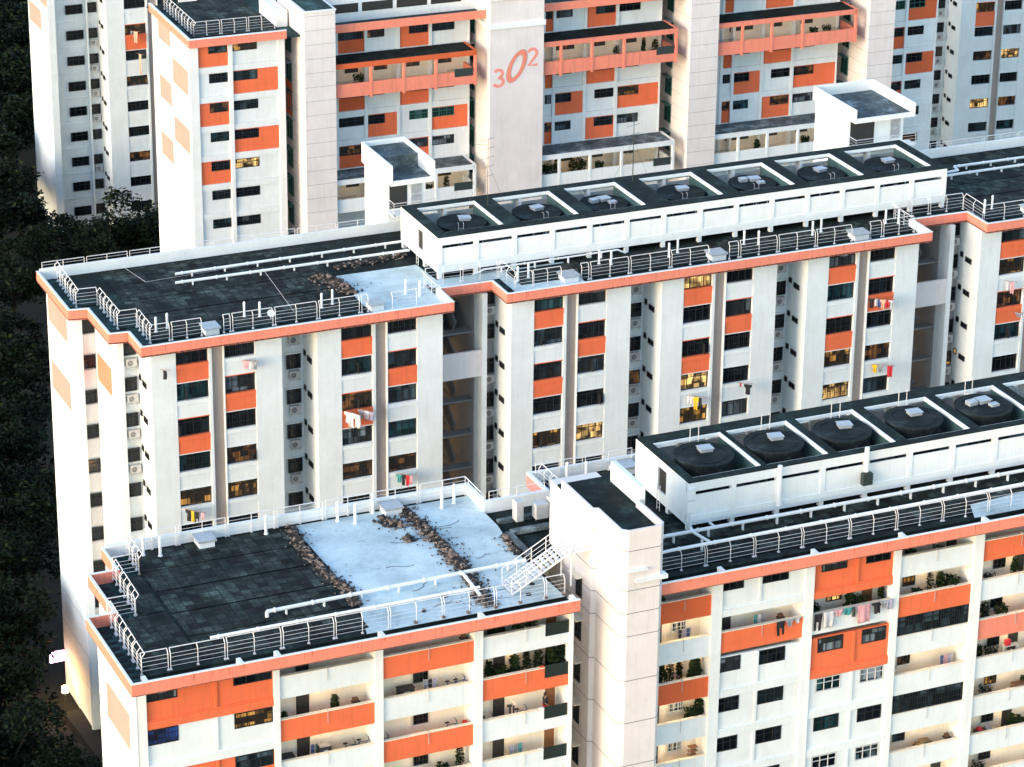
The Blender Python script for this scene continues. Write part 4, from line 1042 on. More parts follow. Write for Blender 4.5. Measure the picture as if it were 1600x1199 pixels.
# =============================================================== CORRIDOR THINGS
def make_plant(seed, h, r, n, spread):
    random.seed(seed)
    o = thing('potted_plant', 'x', 'plant')
    m = MB(); m.cyl((0, 0), .15, 0, .3, 10, .2); m.build('pot', 'pot', o)
    m = MB()
    for q in range(n):
        a = random.uniform(0, 6.28); zz_ = .3+random.random()**.8*h; rr = r*random.random()**.5*(1 if spread else (1-.5*(zz_-.3)/h))
        c = Vector((rr*math.cos(a), rr*math.sin(a)*.8, zz_)); u = Vector((random.gauss(0, 1), random.gauss(0, 1), random.gauss(0, .6))).normalized(); v = u.orthogonal().normalized()
        L = random.uniform(.07, .16); i = len(m.v); m.v += [tuple(c-u*L), tuple(c+v*L*.4), tuple(c+u*L), tuple(c-v*L*.4)]; m.f.append((i, i+1, i+2, i+3))
    for q in range(5):
        a = q*1.25; m.bar((0, 0, .25), (r*.6*math.cos(a), r*.6*math.sin(a), .3+h*.8), .012, 3)
    m.build('foliage', 'leaf', o)
    return o
def plant(F, s, t, z, kind, label, scl=1.0, group='potted plants in the corridors'):
    p = [(3, 1.1, .38, 260, 0), (4, .75, .42, 220, 1), (5, 1.5, .3, 260, 0)][kind]
    o = PR.get('plant%d' % kind, lambda: make_plant(*p)); o.matrix_world = at(F, s, t, z, s*77) @ Matrix.Scale(scl, 4); tag(o, label, None, group)
zf = lambda k: 32.63-2.85*k
bayname = {0: 'second', 1: 'third', 2: 'fourth'}
pls = [(12.95, 1, 0, 1.1, 'bushy potted plant by the orange balustrade in the left corridor'), (9.75, 1, 0, .8, 'small plant at the left end of the upper left corridor'), (12.3, 1, 1, .7, 'low potted plant left of the bushy one behind the orange balustrade'),
       (22.9, 1, 2, 1.0, 'tall plant at the left of the jungle behind the orange balustrade near the tower'), (23.6, 1, 1, 1.2, 'wide plant second in the jungle behind the orange balustrade near the tower'), (24.6, 1, 0, 1.3, 'dense plant third in the jungle behind the orange balustrade near the tower'),
       (25.4, 1, 2, 1.1, 'dense tall plant in the middle of the plant jungle near the tower'), (26.2, 1, 0, 1.3, 'plant beside the green grille in the plant jungle near the tower'), (27.1, 1, 0, 1.4, 'big plant behind the dark grille next to the tower, second floor down'), (27.7, 1, 2, 1.2, 'tall plant at the right end behind the dark grille next to the tower'),
       (23.2, 0, 1, 1.0, 'low plant in the top corridor left of the tower'), (25.0, 0, 1, 1.3, 'bushy plant on the top corridor balustrade left of the tower'), (25.8, 0, 0, 1.1, 'dark plant beside the grille on the top corridor'),
       (21.0, 3, 2, 1.2, 'tall dark plant at the right of the lowest visible corridor of the third bay'), (19.9, 3, 1, 1.0, 'low plant at the lowest visible corridor of the third bay'),
       (34.6, 2, 2, 1.3, 'tall dark plant nearest the tower in the yellow lit corridor'), (35.2, 2, 0, 1.3, 'dark plant second from the tower in the yellow lit corridor'), (35.9, 2, 2, 1.1, 'slim plant in the middle of the yellow lit corridor'), (37.0, 2, 0, 1.4, 'bushy plant right of the lit window in the yellow lit corridor'),
       (36.9, 3, 1, 1.2, 'dark spreading plant below the yellow lit corridor, left of its twin'), (37.4, 3, 0, 1.3, 'dark plant against the pillar one floor below the yellow lit corridor'), (34.3, 0, 1, 1.0, 'low plant in the top corridor right of the tower'),
       (45.3, 1, 1, 1.2, 'bushy plant behind the laundry balustrade, far left'), (47.9, 1, 0, 1.2, 'reddish dark plant behind the hanging towel'), (48.6, 1, 1, 1.2, 'plant right of the hanging towel'), (50.2, 1, 2, 1.0, 'tall plant at the right end of the laundry corridor'),
       (52.9, 1, 1, .9, 'low plant under the lit window above the orange balustrade on the right'), (53.8, 1, 2, 1.1, 'slim plant above the orange balustrade on the right'), (54.6, 1, 0, 1.25, 'bushy plant in the middle above the orange balustrade on the right'), (55.4, 1, 1, 1.3, 'broad plant right of the bushy one above the orange balustrade on the right'),
       (52.2, 0, 1, 1.0, 'low plant in the top corridor of the glazed bay'), (54.3, 0, 1, 1.0, 'second low plant in the top corridor of the glazed bay'),
       (58.3, 1, 1, 1.0, 'plant at left of the second corridor at the right edge'), (60.2, 1, 2, 1.0, 'plant by the dark window of the second corridor at the right edge'), (58.1, 2, 0, 1.3, 'bushy plant at left of the third corridor at the right edge'), (59.4, 2, 1, 1.3, 'spreading plant on the third balustrade at the right edge'),
       (57.9, 3, 0, 1.1, 'dark plant at left of the fourth corridor at the right edge'), (58.9, 3, 1, 1.2, 'low dark plant in the fourth corridor at the right edge'), (58.7, 4, 1, 1.2, 'palm like plant in the fifth corridor at the right edge'), (61.6, 4, 0, 1.0, 'plant in a brown trough of the fifth corridor at the right edge'),
       (60.9, 5, 0, 1.1, 'plant in the sixth corridor at the right edge'), (61.5, 5, 1, 1.1, 'second plant in the sixth corridor at the right edge'), (58.6, 6, 1, 1.2, 'low plant in the seventh corridor at the right edge')]
for s, k, kind, scl, lab in pls: plant(FR, s, 1.82, zf(k), kind, lab, scl*1.05)
zA = 31.9-HA*1+HA-3.05; zB = 31.9-HA*5+HA-3.05
for s, z, kind, scl, lab in ((17.1, zA, 1, 1.5, 'palm like plant on the left orange balcony corridor of the rear block'), (44.6, zA, 0, 1.2, 'plant in the middle of the orange corridor right of the number 302'), (47.6, zA, 2, 1.2, 'tall plant near the end of the orange corridor right of the number'), (48.9, zA, 0, 1.3, 'bushy plant at the end of the orange corridor right of the number'),
                             (37.2, zB, 1, 1.6, 'dark plant at the left of the white corridor below the number 302'), (38.2, zB, 0, 1.3, 'second dark plant of the white corridor below the number 302'), (40.0, zB, 0, 1.5, 'hanging bushy plant in the middle of the white corridor below the number'), (40.9, zB, 1, 1.7, 'broad hanging plant in the white corridor below the number'), (43.0, zB, 1, 1.3, 'plant right of the post in the white corridor below the number'),
                             (26.3, zB, 0, 1.3, 'dark plant behind the grille left of the number wall, lower corridor'), (24.4, zB, 1, 1.1, 'low yellowish plant in the lower corridor left of the number wall'), (66.9, zA, 1, 1.2, 'plant on the far right orange corridor, left one'), (68.4, zA, 1, 1.3, 'plant on the far right orange corridor, right one'), (66.5, zB, 1, 1.3, 'plant in the far right white corridor of the rear block'), (60.9, zB, 0, 1.2, 'brown plant in the white corridor right of the second tower')):
    plant(AA, s, .2, z, kind, lab, scl, 'potted plants on the rear block')

def make_bike():
    o = thing('bicycle', 'x', 'bicycle')
    for x in (-.52, .52):
        m = MB(); m.ring((x, 0, .33), (0, 1, 0), .31, .022, 24, 5)
        w_ = m.build('wheel', 'black', o)
        m = MB()
        for q in range(6): a = q*math.pi/6; m.bar((x-.3*math.cos(a), 0, .33-.3*math.sin(a)), (x+.3*math.cos(a), 0, .33+.3*math.sin(a)), .006, 3)
        m.build('spokes', 'metal', w_)
    m = MB(); A = (-.52, 0, .33); B = (-.12, 0, .3); C_ = (-.2, 0, .78); D = (.36, 0, .76); E_ = (.52, 0, .33)
    for p, q in ((A, B), (A, C_), (B, C_), (B, D), (C_, D), ((.34, 0, .95), E_)): m.bar(p, q, .022, 5)
    m.build('frame', 'c_blue', o)
    m = MB(); m.bar((-.22, 0, .78), (-.24, 0, .9), .015, 5); m.box(-.36, -.12, -.07, .07, .9, .95); m.build('saddle', 'black', o)
    m = MB(); m.bar((.34, 0, .93), (.34, 0, 1.03), .015, 5); m.bar((.3, -.28, 1.03), (.3, .28, 1.03), .016, 5); m.build('handlebar', 'black', o)
    m = MB(); m.ring((-.12, 0, .3), (0, 1, 0), .09, .012, 12, 4); m.bar((-.12, -.1, .2), (-.12, .1, .4), .014, 4); m.build('crank', 'metal', o)
    return o
for s, k, t, lab in ((20.5, 1, 2.0, 'bicycle leaning in the second corridor of the third bay, left one'), (21.05, 1, 2.05, 'bicycle leaning in the second corridor of the third bay, right one'), (20.5, 2, 2.0, 'bicycle in the third corridor of the third bay beside a red bag'),
                     (13.9, 2, 2.0, 'covered bicycle in the third corridor of the second bay'), (14.8, 2, 2.1, 'bicycle at the right end of the third corridor of the second bay'), (16.0, 2, 1.9, 'bicycle half hidden behind the pillar at left of the third bay'), (22.8, 2, 1.8, 'bicycle at the left end of the corridor under the plant jungle'), (25.1, 2, 1.9, 'bicycle under the plant jungle, near the post')):
    o = PR.get('bike', make_bike); o.matrix_world = at(FR, s, t, zf(k), random.uniform(-6, 6)) @ Matrix.Scale(1.05, 4); tag(o, lab, None, 'bicycles in the corridors')
def box_item(name, label, cat, F, s, t, z, parts, rz=0):
    o = thing(name, label, cat, at(F, s, t, z, rz))
    for (nm, mat, boxes) in parts:
        m = MB()
        for b in boxes: m.box(*b)
        m.build(nm, mat, o, bevel=.02)
    return o
box_item('covered_cabinet', 'low black covered cabinet in the second corridor of the third bay', 'cabinet', FR, 17.5, 1.9, zf(1), [('body', 'black', [(-.5, .5, -.25, .25, 0, 1.15)]), ('top', 'c_black', [(-.54, .54, -.28, .28, 1.15, 1.2)]), ('door', 'metal', [(-.2, .2, -.28, -.25, .8, 1.0)])])
box_item('washing_machine', 'dark square machine in the third corridor of the second bay', 'machine', FR, 12.2, 1.75, zf(2), [('body', 'black', [(-.38, .38, -.3, .3, 0, 1.3)]), ('lid', 'c_grey', [(-.34, .34, -.26, .26, 1.3, 1.34)]), ('door', 'metal', [(-.15, .15, -.33, -.3, .7, 1.1)])])
box_item('storage_box', 'low dark box at left end of the third corridor of the second bay', 'box', FR, 9.85, 1.75, zf(2), [('body', 'black', [(-.4, .4, -.3, .3, 0, 1.05)]), ('lid', 'c_black', [(-.43, .43, -.33, .33, 1.05, 1.12)])])
box_item('shoe_rack', 'stacked shelves in the lowest lit corridor right of the tower', 'rack', FR, 37.0, 1.75, zf(4), [('shelf', 'wood', [(-.3, .3, -.2, .2, .3*q, .3*q+.05) for q in range(6)]), ('post', 'metal', [(-.3, -.26, -.2, -.16, 0, 1.6), (.26, .3, -.2, -.16, 0, 1.6)])])
box_item('planter_trough', 'brown wooden planter trough in the fifth corridor at the right edge', 'planter', FR, 61.6, 1.55, zf(4), [('trough', 'trough', [(-1.0, 1.0, -.2, .2, .6, 1.2)]), ('rim', 'trough', [(-1.04, 1.04, -.24, .24, 1.16, 1.24)])])
box_item('covered_motor_scooter', 'mustard cloth covered heap in the sixth corridor of the glazed bay', 'covered heap', FR, 54.2, 1.75, zf(5), [('cover', 'mustard', [(-.6, .5, -.25, .25, 0, 1.0), (-.4, .3, -.22, .22, 1.0, 1.18)]), ('fold', 'mustard', [(-.72, -.6, -.32, .32, 0, .9)])])
box_item('cardboard_stack', 'red and brown boxes in the sixth corridor at the right edge', 'boxes', FR, 58.6, 1.75, zf(5), [('lower_box', 'trough', [(-.5, .3, -.3, .3, 0, .95)]), ('upper_box', 'c_red', [(-.4, -.05, -.15, .15, .95, 1.15)]), ('white_box', 'c_grey', [(.32, .65, -.25, .25, 0, 1.05)])])
box_item('red_bag', 'red bag beside the bicycle in the third corridor of the third bay', 'bag', FR, 21.3, 1.7, zf(2), [('bag', 'c_red', [(-.15, .16, -.12, .12, .7, 1.05)]), ('stand', 'metal', [(-.15, .15, -.1, .1, 0, .7)])])
box_item('exercise_bike', 'dark exercise bike by the lit doorway under the plant jungle', 'exercise bike', FR, 24.3, 1.7, zf(2), [('frame', 'black', [(-.35, .35, -.08, .08, 0, .15), (-.05, .05, -.05, .05, .15, 1.4), (.2, .28, -.05, .05, .15, 1.5)]), ('seat', 'black', [(-.2, .12, -.1, .1, 1.4, 1.5)]), ('handle', 'metal', [(.15, .35, -.25, .25, 1.5, 1.56)])])
box_item('red_pot_shelf', 'red pots on a shelf in the fourth corridor at the right edge', 'shelf', FR, 60.2, 1.6, zf(3), [('shelf', 'metal', [(-.6, .6, -.2, .2, 1.3, 1.36)]), ('pot', 'c_red', [(-.4, -.05, -.15, .15, 1.36, 1.75)]), ('leg', 'metal', [(-.58, -.52, -.15, .15, 0, 1.3), (.52, .58, -.15, .15, 0, 1.3)])])

def rack(s, k, label):
    o = thing('drying_rack', label, 'rack', at(FR, s, 2.1, zf(k)), 'racks in the corridors'); m = MB()
    for x in (-.45, .45): m.bar((x, -.2, 0), (x, .0, 1.35), .018, 4).bar((x, .2, 0), (x, .0, 1.35), .018, 4)
    for q in range(4): m.bar((-.45, -.16+.04*q, .5+.27*q), (.45, -.16+.04*q, .5+.27*q), .012, 4)
    m.build('frame', 'metal', o)
    for q, mt in enumerate(random.sample(('c_black', 'c_grey', 'c_blue', 'c_lav', 'c_pink', 'c_white', 'c_teal'), 3)): MB().box(-.4+.28*q, -.18+.28*q, -.03, .03, .62, 1.3).build('garment', mt, o)
for s, k, l_ in ((36.3, 1, 'rack of dark clothes in the lit corridor just below the top, by the tower'), (19.2, 1, 'rack of clothes beside the window in the second corridor of the third bay'), (11.9, 2, 'rack of clothes by the dark door in the third corridor of the second bay'),
                 (62.1, 2, 'rack of clothes near the photo edge in the third corridor down'), (55.6, 3, 'rack of clothes at the end of the fourth corridor of the glazed bay'), (41.6, 1, 'rack of clothes behind the orange balustrade with trousers'), (24.9, 3, 'rack of clothes in the lowest corridor left of the tower')): rack(s, k, l_)
def stool(s, k, label):
    o = thing('stool', label, 'stool', at(FR, s, 1.9, zf(k)), 'stools in the corridors'); MB().box(-.25, .25, -.2, .2, .85, .93).build('seat', 'c_black', o, bevel=.02)
    for x, y in ((-.2, -.15), (.2, -.15), (.2, .15), (-.2, .15)): MB().bar((x*1.1, y*1.1, 0), (x, y, .86), .02, 4).build('leg', 'metal', o)
    MB().box(-.18, .12, -.12, .12, .93, 1.15).build('crate', 'trough', o)
for s, k, l_ in ((43.0, 1, 'stool with a crate at the back of the orange balustrade with trousers'), (14.3, 1, 'stool with a crate under the upper left corridor wall'), (21.3, 0, 'stool with a crate in the top corridor of the third bay'), (56.0, 5, 'stool with a crate in the sixth corridor of the glazed bay'), (62.3, 1, 'stool with a crate near the photo edge in the second corridor')): stool(s, k, l_)

# laundry
def cloth(par, name, mat, x0, w, h, z=0, y=0, shape='towel'):
    nx, nz = 8, 8; m = MB(); ph = random.uniform(0, 6)
    for j in range(nz+1):
        for i in range(nx+1):
            u = i/nx; v = j/nz; ww = w
            x = x0+(u-.5)*ww*(1-.12*v)
            if shape == 'shirt' and v < .35: x = x0+(u-.5)*w*1.25
            if shape == 'shirt' and v >= .35: x = x0+(u-.5)*w*.7
            m.v.append((x, y+.05*math.sin(ph+u*9)*(.3+v)+.03*math.sin(v*5+ph), z-v*h-.04*math.sin(u*7+ph)*v))
    for j in range(nz):
        for i in range(nx):
            if shape == 'trousers' and v > 0 and j > 3 and i in (3, 4): continue
            a = j*(nx+1)+i; m.f.append((a, a+1, a+nx+2, a+nx+1))
    o = m.build(name, mat, par, smooth=True); s = o.modifiers.new('thickness', 'SOLIDIFY'); s.thickness = .015
    return o
def laundry(F, s, t, z, label, items, L=1.8, rz=-90, group='laundry hung out on poles'):
    """a bamboo pole sticking out from the sill, clothes hung along it; local x runs along the pole"""
    o = thing('laundry_pole', label, 'laundry', at(F, s, t, z, rz), group)
    MB().bar((0, 0, 0), (L, 0, .06), .02, 6).build('pole', 'wood', o)
    for (nm, mat, x, w_, h) in items: cloth(o, nm, mat, x, w_, h, z=-.02, shape={'shirt': 'shirt', 'trousers': 'trousers'}.get(nm, 'towel'))
    return o
LT = .95
laundry(MI, 15.95, LT, 27.75, 'white shirts on poles before an orange panel, second bay of the middle block', [('shirt', 'c_white', .5, .7, 1.2), ('towel', 'c_white', 1.1, .5, 1.1), ('shirt', 'c_white', .2, .5, .9)], rz=-55)
laundry(MI, 16.9, LT, 27.8, 'grey and white clothes on the pole right of the white shirts', [('shirt', 'c_grey', .35, .45, .7), ('towel', 'c_white', .8, .4, .7), ('shirt', 'c_lav', 1.2, .4, .7)], rz=-50)
laundry(MI, 20.0, LT, 21.95, 'dark and red clothes on a pole, low right of the second bay', [('shirt', 'c_teal', .25, .4, .7), ('shirt', 'c_black', .6, .4, .9), ('towel', 'c_red', .95, .3, 1.0), ('towel', 'c_pink', 1.2, .3, .7)], rz=-45)
laundry(MI, 3.2, LT, 21.9, 'dark clothes with a yellow one, lowest left bay above the nearest roof', [('shirt', 'c_black', .3, .5, .9), ('towel', 'c_yellow', .65, .25, .9), ('trousers', 'c_black', 1.0, .45, 1.1), ('towel', 'c_pink', 1.5, .3, .5)], rz=-50)
laundry(MI, 8.0, LT, 33.1, 'pink and white bundle of clothes by the upper right window of the leftmost bay', [('shirt', 'c_pink', .2, .5, .6), ('towel', 'c_white', .6, .4, .6), ('shirt', 'c_grey', .9, .3, .6)], rz=-40, L=1.2)
laundry(MI, 44.6, LT, 24.5, 'white and yellow clothes on a pole, fourth bay of the middle block', [('towel', 'c_white', .25, .5, .7), ('shirt', 'c_yellow', .75, .45, 1.1), ('towel', 'c_black', 1.1, .25, .9), ('towel', 'c_white', .5, .3, .6)], rz=-45)
laundry(MI, 49.0, LT, 24.9, 'black garment on a pole at the fourth bay right column', [('shirt', 'c_black', .9, .5, .9), ('towel', 'c_red', .3, .15, .3)], rz=-40, L=1.3)
laundry(MI, 60.6, LT, 30.4, 'many coloured clothes before the orange panel of the fifth bay', [('shirt', 'c_black', .25, .4, .8), ('shirt', 'c_white', .6, .35, .6), ('towel', 'c_blue', .85, .3, .7), ('shirt', 'c_peach', 1.15, .4, .8), ('towel', 'c_red', 1.5, .4, .6), ('shirt', 'c_white', 1.8, .35, .8)], rz=-35, L=2.1)
laundry(MI, 61.2, LT, 24.6, 'red towel and pale shirts on a pole at the fifth bay', [('shirt', 'c_yellow', .3, .4, .7), ('shirt', 'c_grey', .7, .35, .6), ('towel', 'c_red', 1.5, .45, .95)], rz=-35, L=1.9)
laundry(MI, 73.2, LT, 30.1, 'white and pink cloths under the upper window at the right edge', [('towel', 'c_white', .3, .4, .8), ('towel', 'c_pink', .7, .35, 1.0)], rz=-45, L=1.1)
laundry(MI, 74.4, LT, 27.2, 'small grey clothes on a pole before the orange panel at the right edge', [('shirt', 'c_grey', .4, .5, .4), ('shirt', 'c_white', 1.0, .4, .5)], rz=-45, L=1.5)
laundry(D1, 7.9+1.2, -.1, 23.3, 'pale peach cloth under the upper lit window of the far left block', [('towel', 'c_peach', .7, .5, 1.3), ('towel', 'c_grey', .2, .25, .4)], rz=-45, L=1.3)
laundry(D1, 9.7, -.1, 20.7, 'long peach cloth hanging before the orange panel of the far left block', [('towel', 'c_peach', .6, .4, 2.3)], rz=-60, L=1.2)
laundry(MI, 1.6, LT-.1, 33.4, 'black cloth on a bracket at the top left of the middle block', [('towel', 'c_black', .4, .3, .7)], rz=-45, L=.9)
# laundry along the front balustrade
o = thing('laundry_line', 'row of towels and clothes along the white balustrade of the nearest block', 'laundry', at(FR, 44.9, .93, 30.95), 'laundry hung out on poles')
MB().bar((0, 0, 0), (5.6, 0, 0), .02, 6).build('pole', 'metal', o)
for nm, mat, x, w_, h in (('trousers', 'c_black', .25, .6, 1.2), ('towel', 'c_white', 1.05, .75, 1.15), ('shirt', 'c_pink', 1.75, .5, .45), ('towel', 'c_teal', 2.4, .6, .5), ('towel', 'grille', 2.85, .2, .7), ('towel', 'c_pink', 3.6, .95, 1.25), ('shirt', 'c_black', 4.55, .6, .8), ('shirt', 'c_grey', 5.0, .4, .5), ('towel', 'c_lav', 5.45, .5, .7)):
    cloth(o, nm, mat, x, w_, h, z=0, shape={'shirt': 'shirt', 'trousers': 'trousers'}.get(nm, 'towel'))
o = thing('laundry_line', 'dark trousers and cloth over the orange balustrade right of the tower', 'laundry', at(FR, 42.0, .93, 30.95), 'laundry hung out on poles')
MB().bar((0, 0, 0), (2.1, 0, 0), .02, 6).build('pole', 'metal', o)
for nm, mat, x, w_, h in (('trousers', 'c_black', .5, .6, 1.0), ('shirt', 'c_grey', 1.15, .5, .5), ('towel', 'c_white', 1.7, .35, .35)): cloth(o, nm, mat, x, w_, h, shape={'shirt': 'shirt', 'trousers': 'trousers'}.get(nm, 'towel'))

# =============================================================== PERSON in the corridor
def skinbody(par, name, mat, verts, edges, radii, sub=1):
    me = bpy.data.meshes.new(name); me.from_pydata(verts, edges, []); me.materials.append(M[mat])
    o = bpy.data.objects.new(name, me); COL.objects.link(o); o.parent = par
    s = o.modifiers.new('skin', 'SKIN'); s.use_smooth_shade = True
    for v, r in zip(me.skin_vertices[0].data if me.skin_vertices else [], radii): v.radius = (r, r)
    o.modifiers.new('sub', 'SUBSURF').levels = sub; o.modifiers['sub'].render_levels = sub
    return o
def person(F, s, t, z, rz, label):
    p = thing('person', label, 'person', at(F, s, t, z, rz))
    V = [(0, 0, .95), (0, 0, 1.15), (0, 0, 1.38), (0, -.01, 1.47), (0, -.02, 1.56), (0, -.02, 1.66),
         (-.1, 0, .9), (-.11, -.01, .5), (-.11, .02, .08), (-.11, -.13, .04), (.1, 0, .9), (.11, -.01, .5), (.11, .02, .08), (.11, -.13, .04),
         (-.18, 0, 1.38), (-.24, -.02, 1.12), (-.2, -.2, .98), (-.17, -.27, .95), (.18, 0, 1.38), (.25, .0, 1.1), (.25, -.06, .86), (.25, -.09, .77),
         (-.17, -.33, .93), (-.14, -.31, .92), (-.19, -.32, .94), (.25, -.1, .7), (.22, -.12, .72), (.27, -.1, .7)]
    Eg = [(0, 1), (1, 2), (2, 3), (3, 4), (4, 5), (0, 6), (6, 7), (7, 8), (8, 9), (0, 10), (10, 11), (11, 12), (12, 13), (2, 14), (14, 15), (15, 16), (16, 17), (2, 18), (18, 19), (19, 20), (20, 21), (17, 22), (17, 23), (17, 24), (21, 25), (21, 26), (21, 27)]
    Rd = [.14, .12, .13, .055, .085, .075, .085, .06, .04, .035, .085, .06, .04, .035, .055, .042, .03, .028, .055, .042, .03, .028, .01, .01, .01, .01, .01, .01]
    me = bpy.data.meshes.new('body'); me.from_pydata(V, Eg, []); me.materials.append(M['skin'])
    o = bpy.data.objects.new('body', me); COL.objects.link(o); o.parent = p
    sk = o.modifiers.new('skin', 'SKIN'); sk.use_smooth_shade = True
    for v, r in zip(me.skin_vertices[0].data, Rd): v.radius = (r, r)
    me.skin_vertices[0].data[0].use_root = True
    sb_ = o.modifiers.new('sub', 'SUBSURF'); sb_.levels = 1; sb_.render_levels = 1
    m = MB(); m.bar((0, -.01, 1.6), (0, .0, 1.77), .1, 12, .06); m.bar((0, .05, 1.5), (0, .02, 1.66), .07, 10, .09); m.build('hair', 'hair', p, smooth=True)
    m = MB(); m.bar((0, 0, .95), (0, 0, 1.42), .17, 12, .17); m.bar((-.15, 0, 1.4), (-.25, -.02, 1.15), .075, 8, .06); m.bar((.15, 0, 1.4), (.26, 0, 1.12), .075, 8, .06); m.build('shirt', 'c_black', p, smooth=True)
    m = MB(); m.bar((0, 0, .35), (0, 0, .98), .24, 14, .165); m.build('skirt', 'c_red', p, smooth=True)
    return p
person(FR, 26.75, 1.9, zf(2), 60, 'person in a dark top and reddish skirt standing in a corridor by a brown door')

# =============================================================== GROUND, ROAD, TREES, LAMPS
tag(MB().box(-400, 900, 40, 1200, -1, 0).build('ground', 'soil'), kind='structure')
tag(MB().prism([(30, 172), (200, 174), (200, 199.5), (53, 199), (51.5, 214), (48.5, 214), (48, 199), (30, 198)], .0, .01).build('road', 'road'), kind='structure')
tag(MB().prism([(52, 214), (53.2, 200), (54.5, 200), (55, 204), (55, 214)], .0, .13).build('pavement', 'road'), kind='structure')

def make_tree(seed, h, r):
    random.seed(seed)
    o = thing('tree', 'x', 'tree')
    m = MB(); m.bar((0, 0, 0), (.2, .1, h*.45), .35, 8, .22)
    blobs = []
    for q in range(11):
        a = q*2.4+random.random(); rr = r*.62*random.random()**.4; z = h*(.5+.42*random.random())
        c = Vector((rr*math.cos(a), rr*math.sin(a), z)); blobs.append((c, r*random.uniform(.3, .5)))
        m.bar((.2, .1, h*.43), tuple(c), .12, 5, .03)
    m.build('trunk', 'bark', o)
    m = MB()
    for c, br_ in blobs:
        for q in range(46):
            d = Vector((random.gauss(0, 1), random.gauss(0, 1), random.gauss(.25, .8))).normalized()
            cc = c + Vector((d.x*br_, d.y*br_, d.z*br_*.75))*random.uniform(.7, 1.1)
            for w in range(11):
                p = cc + Vector((random.gauss(0, .28), random.gauss(0, .28), random.gauss(0, .2)))
                u = Vector((random.gauss(0, 1), random.gauss(0, 1), random.gauss(0, .6))).normalized(); v = u.cross(Vector((random.gauss(0, 1), random.gauss(0, 1), 1))).normalized(); L = random.uniform(.14, .3)
                i = len(m.v); m.v += [tuple(p-u*L), tuple(p+v*L*.45), tuple(p+u*L), tuple(p-v*L*.45)]; m.f.append((i, i+1, i+2, i+3))
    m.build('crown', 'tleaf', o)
    return o
def tree_at(kind, x, y, h, rz, label):
    p = [(11, 11, 4.6), (12, 12, 5.2), (13, 10, 4.2)][kind]
    o = PR.get('tree%d' % kind, lambda: make_tree(*p)); o.matrix_world = Matrix.Translation((x, y, 0)) @ Matrix.Rotation(R(rz), 4, 'Z') @ Matrix.Scale(h/p[1], 4)
    tag(o, label, None, 'trees left of the blocks')
nears = [(0, 42.0, 187, 10.5, 'tree at the bottom left corner of the photo, its crown lit olive'), (1, 45.6, 190.5, 10, 'tree overhanging the road at the bottom left, right of the corner tree'), (2, 42.6, 196, 11, 'olive crowned tree just above the bottom left corner tree'),
         (0, 46.4, 199, 8.5, 'rounded tree whose crown touches the foot of the middle block'), (1, 45.2, 207, 11, 'dark tree left of the small lit street lamp'), (2, 47.3, 216, 11, 'dark tree close to the lower end wall of the middle block'), (0, 48.2, 226, 13, 'dark tree beside the middle of the end wall of the middle block'),
         (1, 73.0, 293, 12.0, 'tree with rounded top left of the far left block base'), (0, 78.0, 294, 11.2, 'tree in front of the far left block below its end wall'), (2, 83.0, 299, 11.0, 'loose tree in front of the far left block window columns'), (1, 88.0, 303, 8.2, 'tree between the far left block and the rear block'), (0, 67.5, 290, 11.0, 'dark tree near the left photo edge above the middle roof corner')]
for i, (k, x, y, h, lab) in enumerate(nears): tree_at(k, x, y, h, i*70, lab)
random.seed(5)
wood = MB(); base = PR.d['tree1'][1]
src = [c[0] for c in base[1] if c[0].name.startswith('crown')][0].data
vs = [v.co.copy() for v in src.vertices]; fs = [tuple(p.vertices) for p in src.polygons]
spots = []
for _ in range(6000):
    y = random.uniform(196, 470); x = random.uniform(.215*y-6, .19*y+40)
    if y < 300 and x > .247*y-4.2: continue
    if y > 300 and x > (76 if y < 336 else 112): continue
    if any((x-q[1])**2+(y-q[2])**2 < 22 for q in nears): continue
    if 58 < x and 276 < y < 306: continue
    if all((x-a)**2+(y-b)**2 > 6.2**2 for a, b in spots): spots.append((x, y))
print('wood spots', len(spots))
spots = spots[:125]
for i_ in range(26): spots.append((random.uniform(22, 40), random.uniform(176, 236)))  # unseen trees continuing the wood, added to shade the lower end wall
wv_, wf_ = [], []
for (x, y) in spots:
    a = random.uniform(0, 6.28); s_ = random.uniform(.8, 1.15); ca, sa = math.cos(a)*s_, math.sin(a)*s_; o_ = len(wv_)
    far_ = y > 300
    step = 2 if far_ else 1
    for fi in range(0, len(fs), step):
        f = fs[fi]; i0 = len(wv_)
        k_ = 1.4 if far_ else 1.05
        c = (vs[f[0]]+vs[f[2]])/2
        for vi in f:
            v = c+(vs[vi]-c)*k_; wv_.append((x+v.x*ca-v.y*sa, y+v.x*sa+v.y*ca, v.z*s_))
        wf_.append((i0, i0+1, i0+2, i0+3))
wood.v, wood.f = wv_, wf_
tag(wood.build('distant_wood', 'tleaf'), kind='stuff', label='dark mass of trees receding along the left edge')

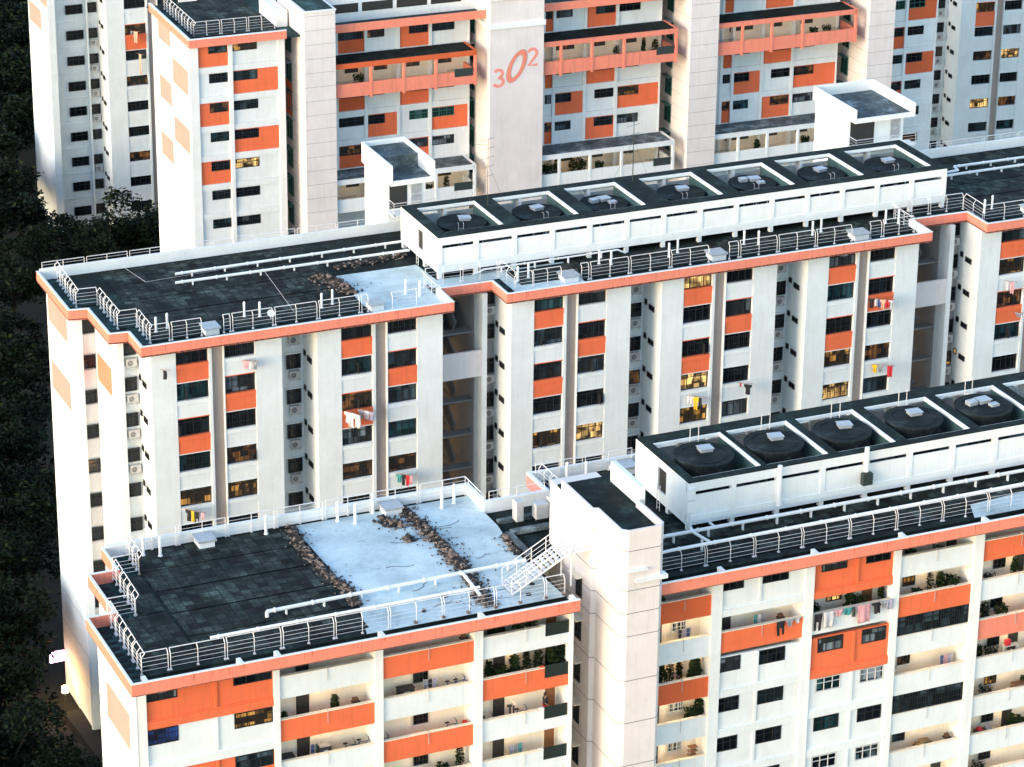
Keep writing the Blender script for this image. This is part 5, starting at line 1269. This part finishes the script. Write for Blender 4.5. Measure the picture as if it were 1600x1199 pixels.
o = thing('lit_sign', 'small glowing pink and violet sign box on the lower end wall of the middle block', 'sign', at(MI, -2.85, 17.0, 2.55))
MB().box(-.75, .5, -.1, .1, 0, .9).build('lit_panel', lit('violet_panel', (1., .5, .95), 5, .3, 2.2), o)
MB().box(-.8, .55, .1, .18, -.05, .95).build('box', 'black', o)
o = thing('street_lamp', 'small warm yellow lamp near the foot of the middle block', 'lamp', at(MI, -3.1, 14.6, 0))
MB().cyl((0, 0), .05, 0, 1.0, 8).build('pole', 'grille', o)
MB().cyl((0, 0), .3, 1.0, 1.5, 12, .26).build('lamp_shade', emit('warm_lamp', (1., .62, .22), 4), o)
l = bpy.data.lights.new('lamp_light', 'POINT'); l.energy = 150; l.color = (1., .55, .2); l.shadow_soft_size = .3
lo = bpy.data.objects.new('lamp_light', l); COL.objects.link(lo); lo.parent = o; lo.location = (-1.2, -.3, 2.4)

# =============================================================== CAMERA AND LIGHT
p, r_, y_ = R(22.758), R(.62927), R(22.8914)
fw = Vector((math.sin(y_)*math.cos(p), math.cos(y_)*math.cos(p), -math.sin(p))); rt = Vector((math.cos(y_), -math.sin(y_), 0)); up = rt.cross(fw)
rt2 = rt*math.cos(r_)+up*math.sin(r_); up2 = -rt*math.sin(r_)+up*math.cos(r_)
cam = bpy.data.cameras.new('camera'); co = bpy.data.objects.new('camera', cam); COL.objects.link(co); sc.camera = co
cam.sensor_width = 36; cam.lens = 36*4857.33/1600; cam.clip_end = 3000; cam.clip_start = 1
co.matrix_world = Matrix(((rt2.x, up2.x, -fw.x, 0), (rt2.y, up2.y, -fw.y, 0), (rt2.z, up2.z, -fw.z, 120), (0, 0, 0, 1)))

wd_ = bpy.data.worlds.new('World'); sc.world = wd_; wd_.use_nodes = True; nt = wd_.node_tree
sky = nt.nodes.new('ShaderNodeTexSky'); sky.sky_type = 'NISHITA'; sky.sun_disc = False
EL, AZ = 14, -107                              # sun height, and its compass side (from +Y towards +X)
sky.sun_elevation = R(EL); sky.sun_rotation = R(AZ); sky.air_density = 1.0; sky.dust_density = .6; sky.ozone_density = 1.0
nt.links.new(sky.outputs[0], nt.nodes['Background'].inputs[0]); nt.nodes['Background'].inputs[1].default_value = .15
sun = bpy.data.lights.new('sun', 'SUN'); sun.energy = .8; sun.angle = R(34); sun.color = (1., .88, .74)
so = bpy.data.objects.new('sun', sun); COL.objects.link(so)
d = Vector((math.sin(R(AZ))*math.cos(R(EL)), math.cos(R(AZ))*math.cos(R(EL)), math.sin(R(EL))))
so.rotation_euler = d.to_track_quat('Z', 'Y').to_euler()
sc.view_settings.view_transform = 'Standard'; sc.view_settings.look = 'None'; sc.view_settings.exposure = 1.8; sc.view_settings.gamma = 1
sc.render.engine = 'CYCLES'
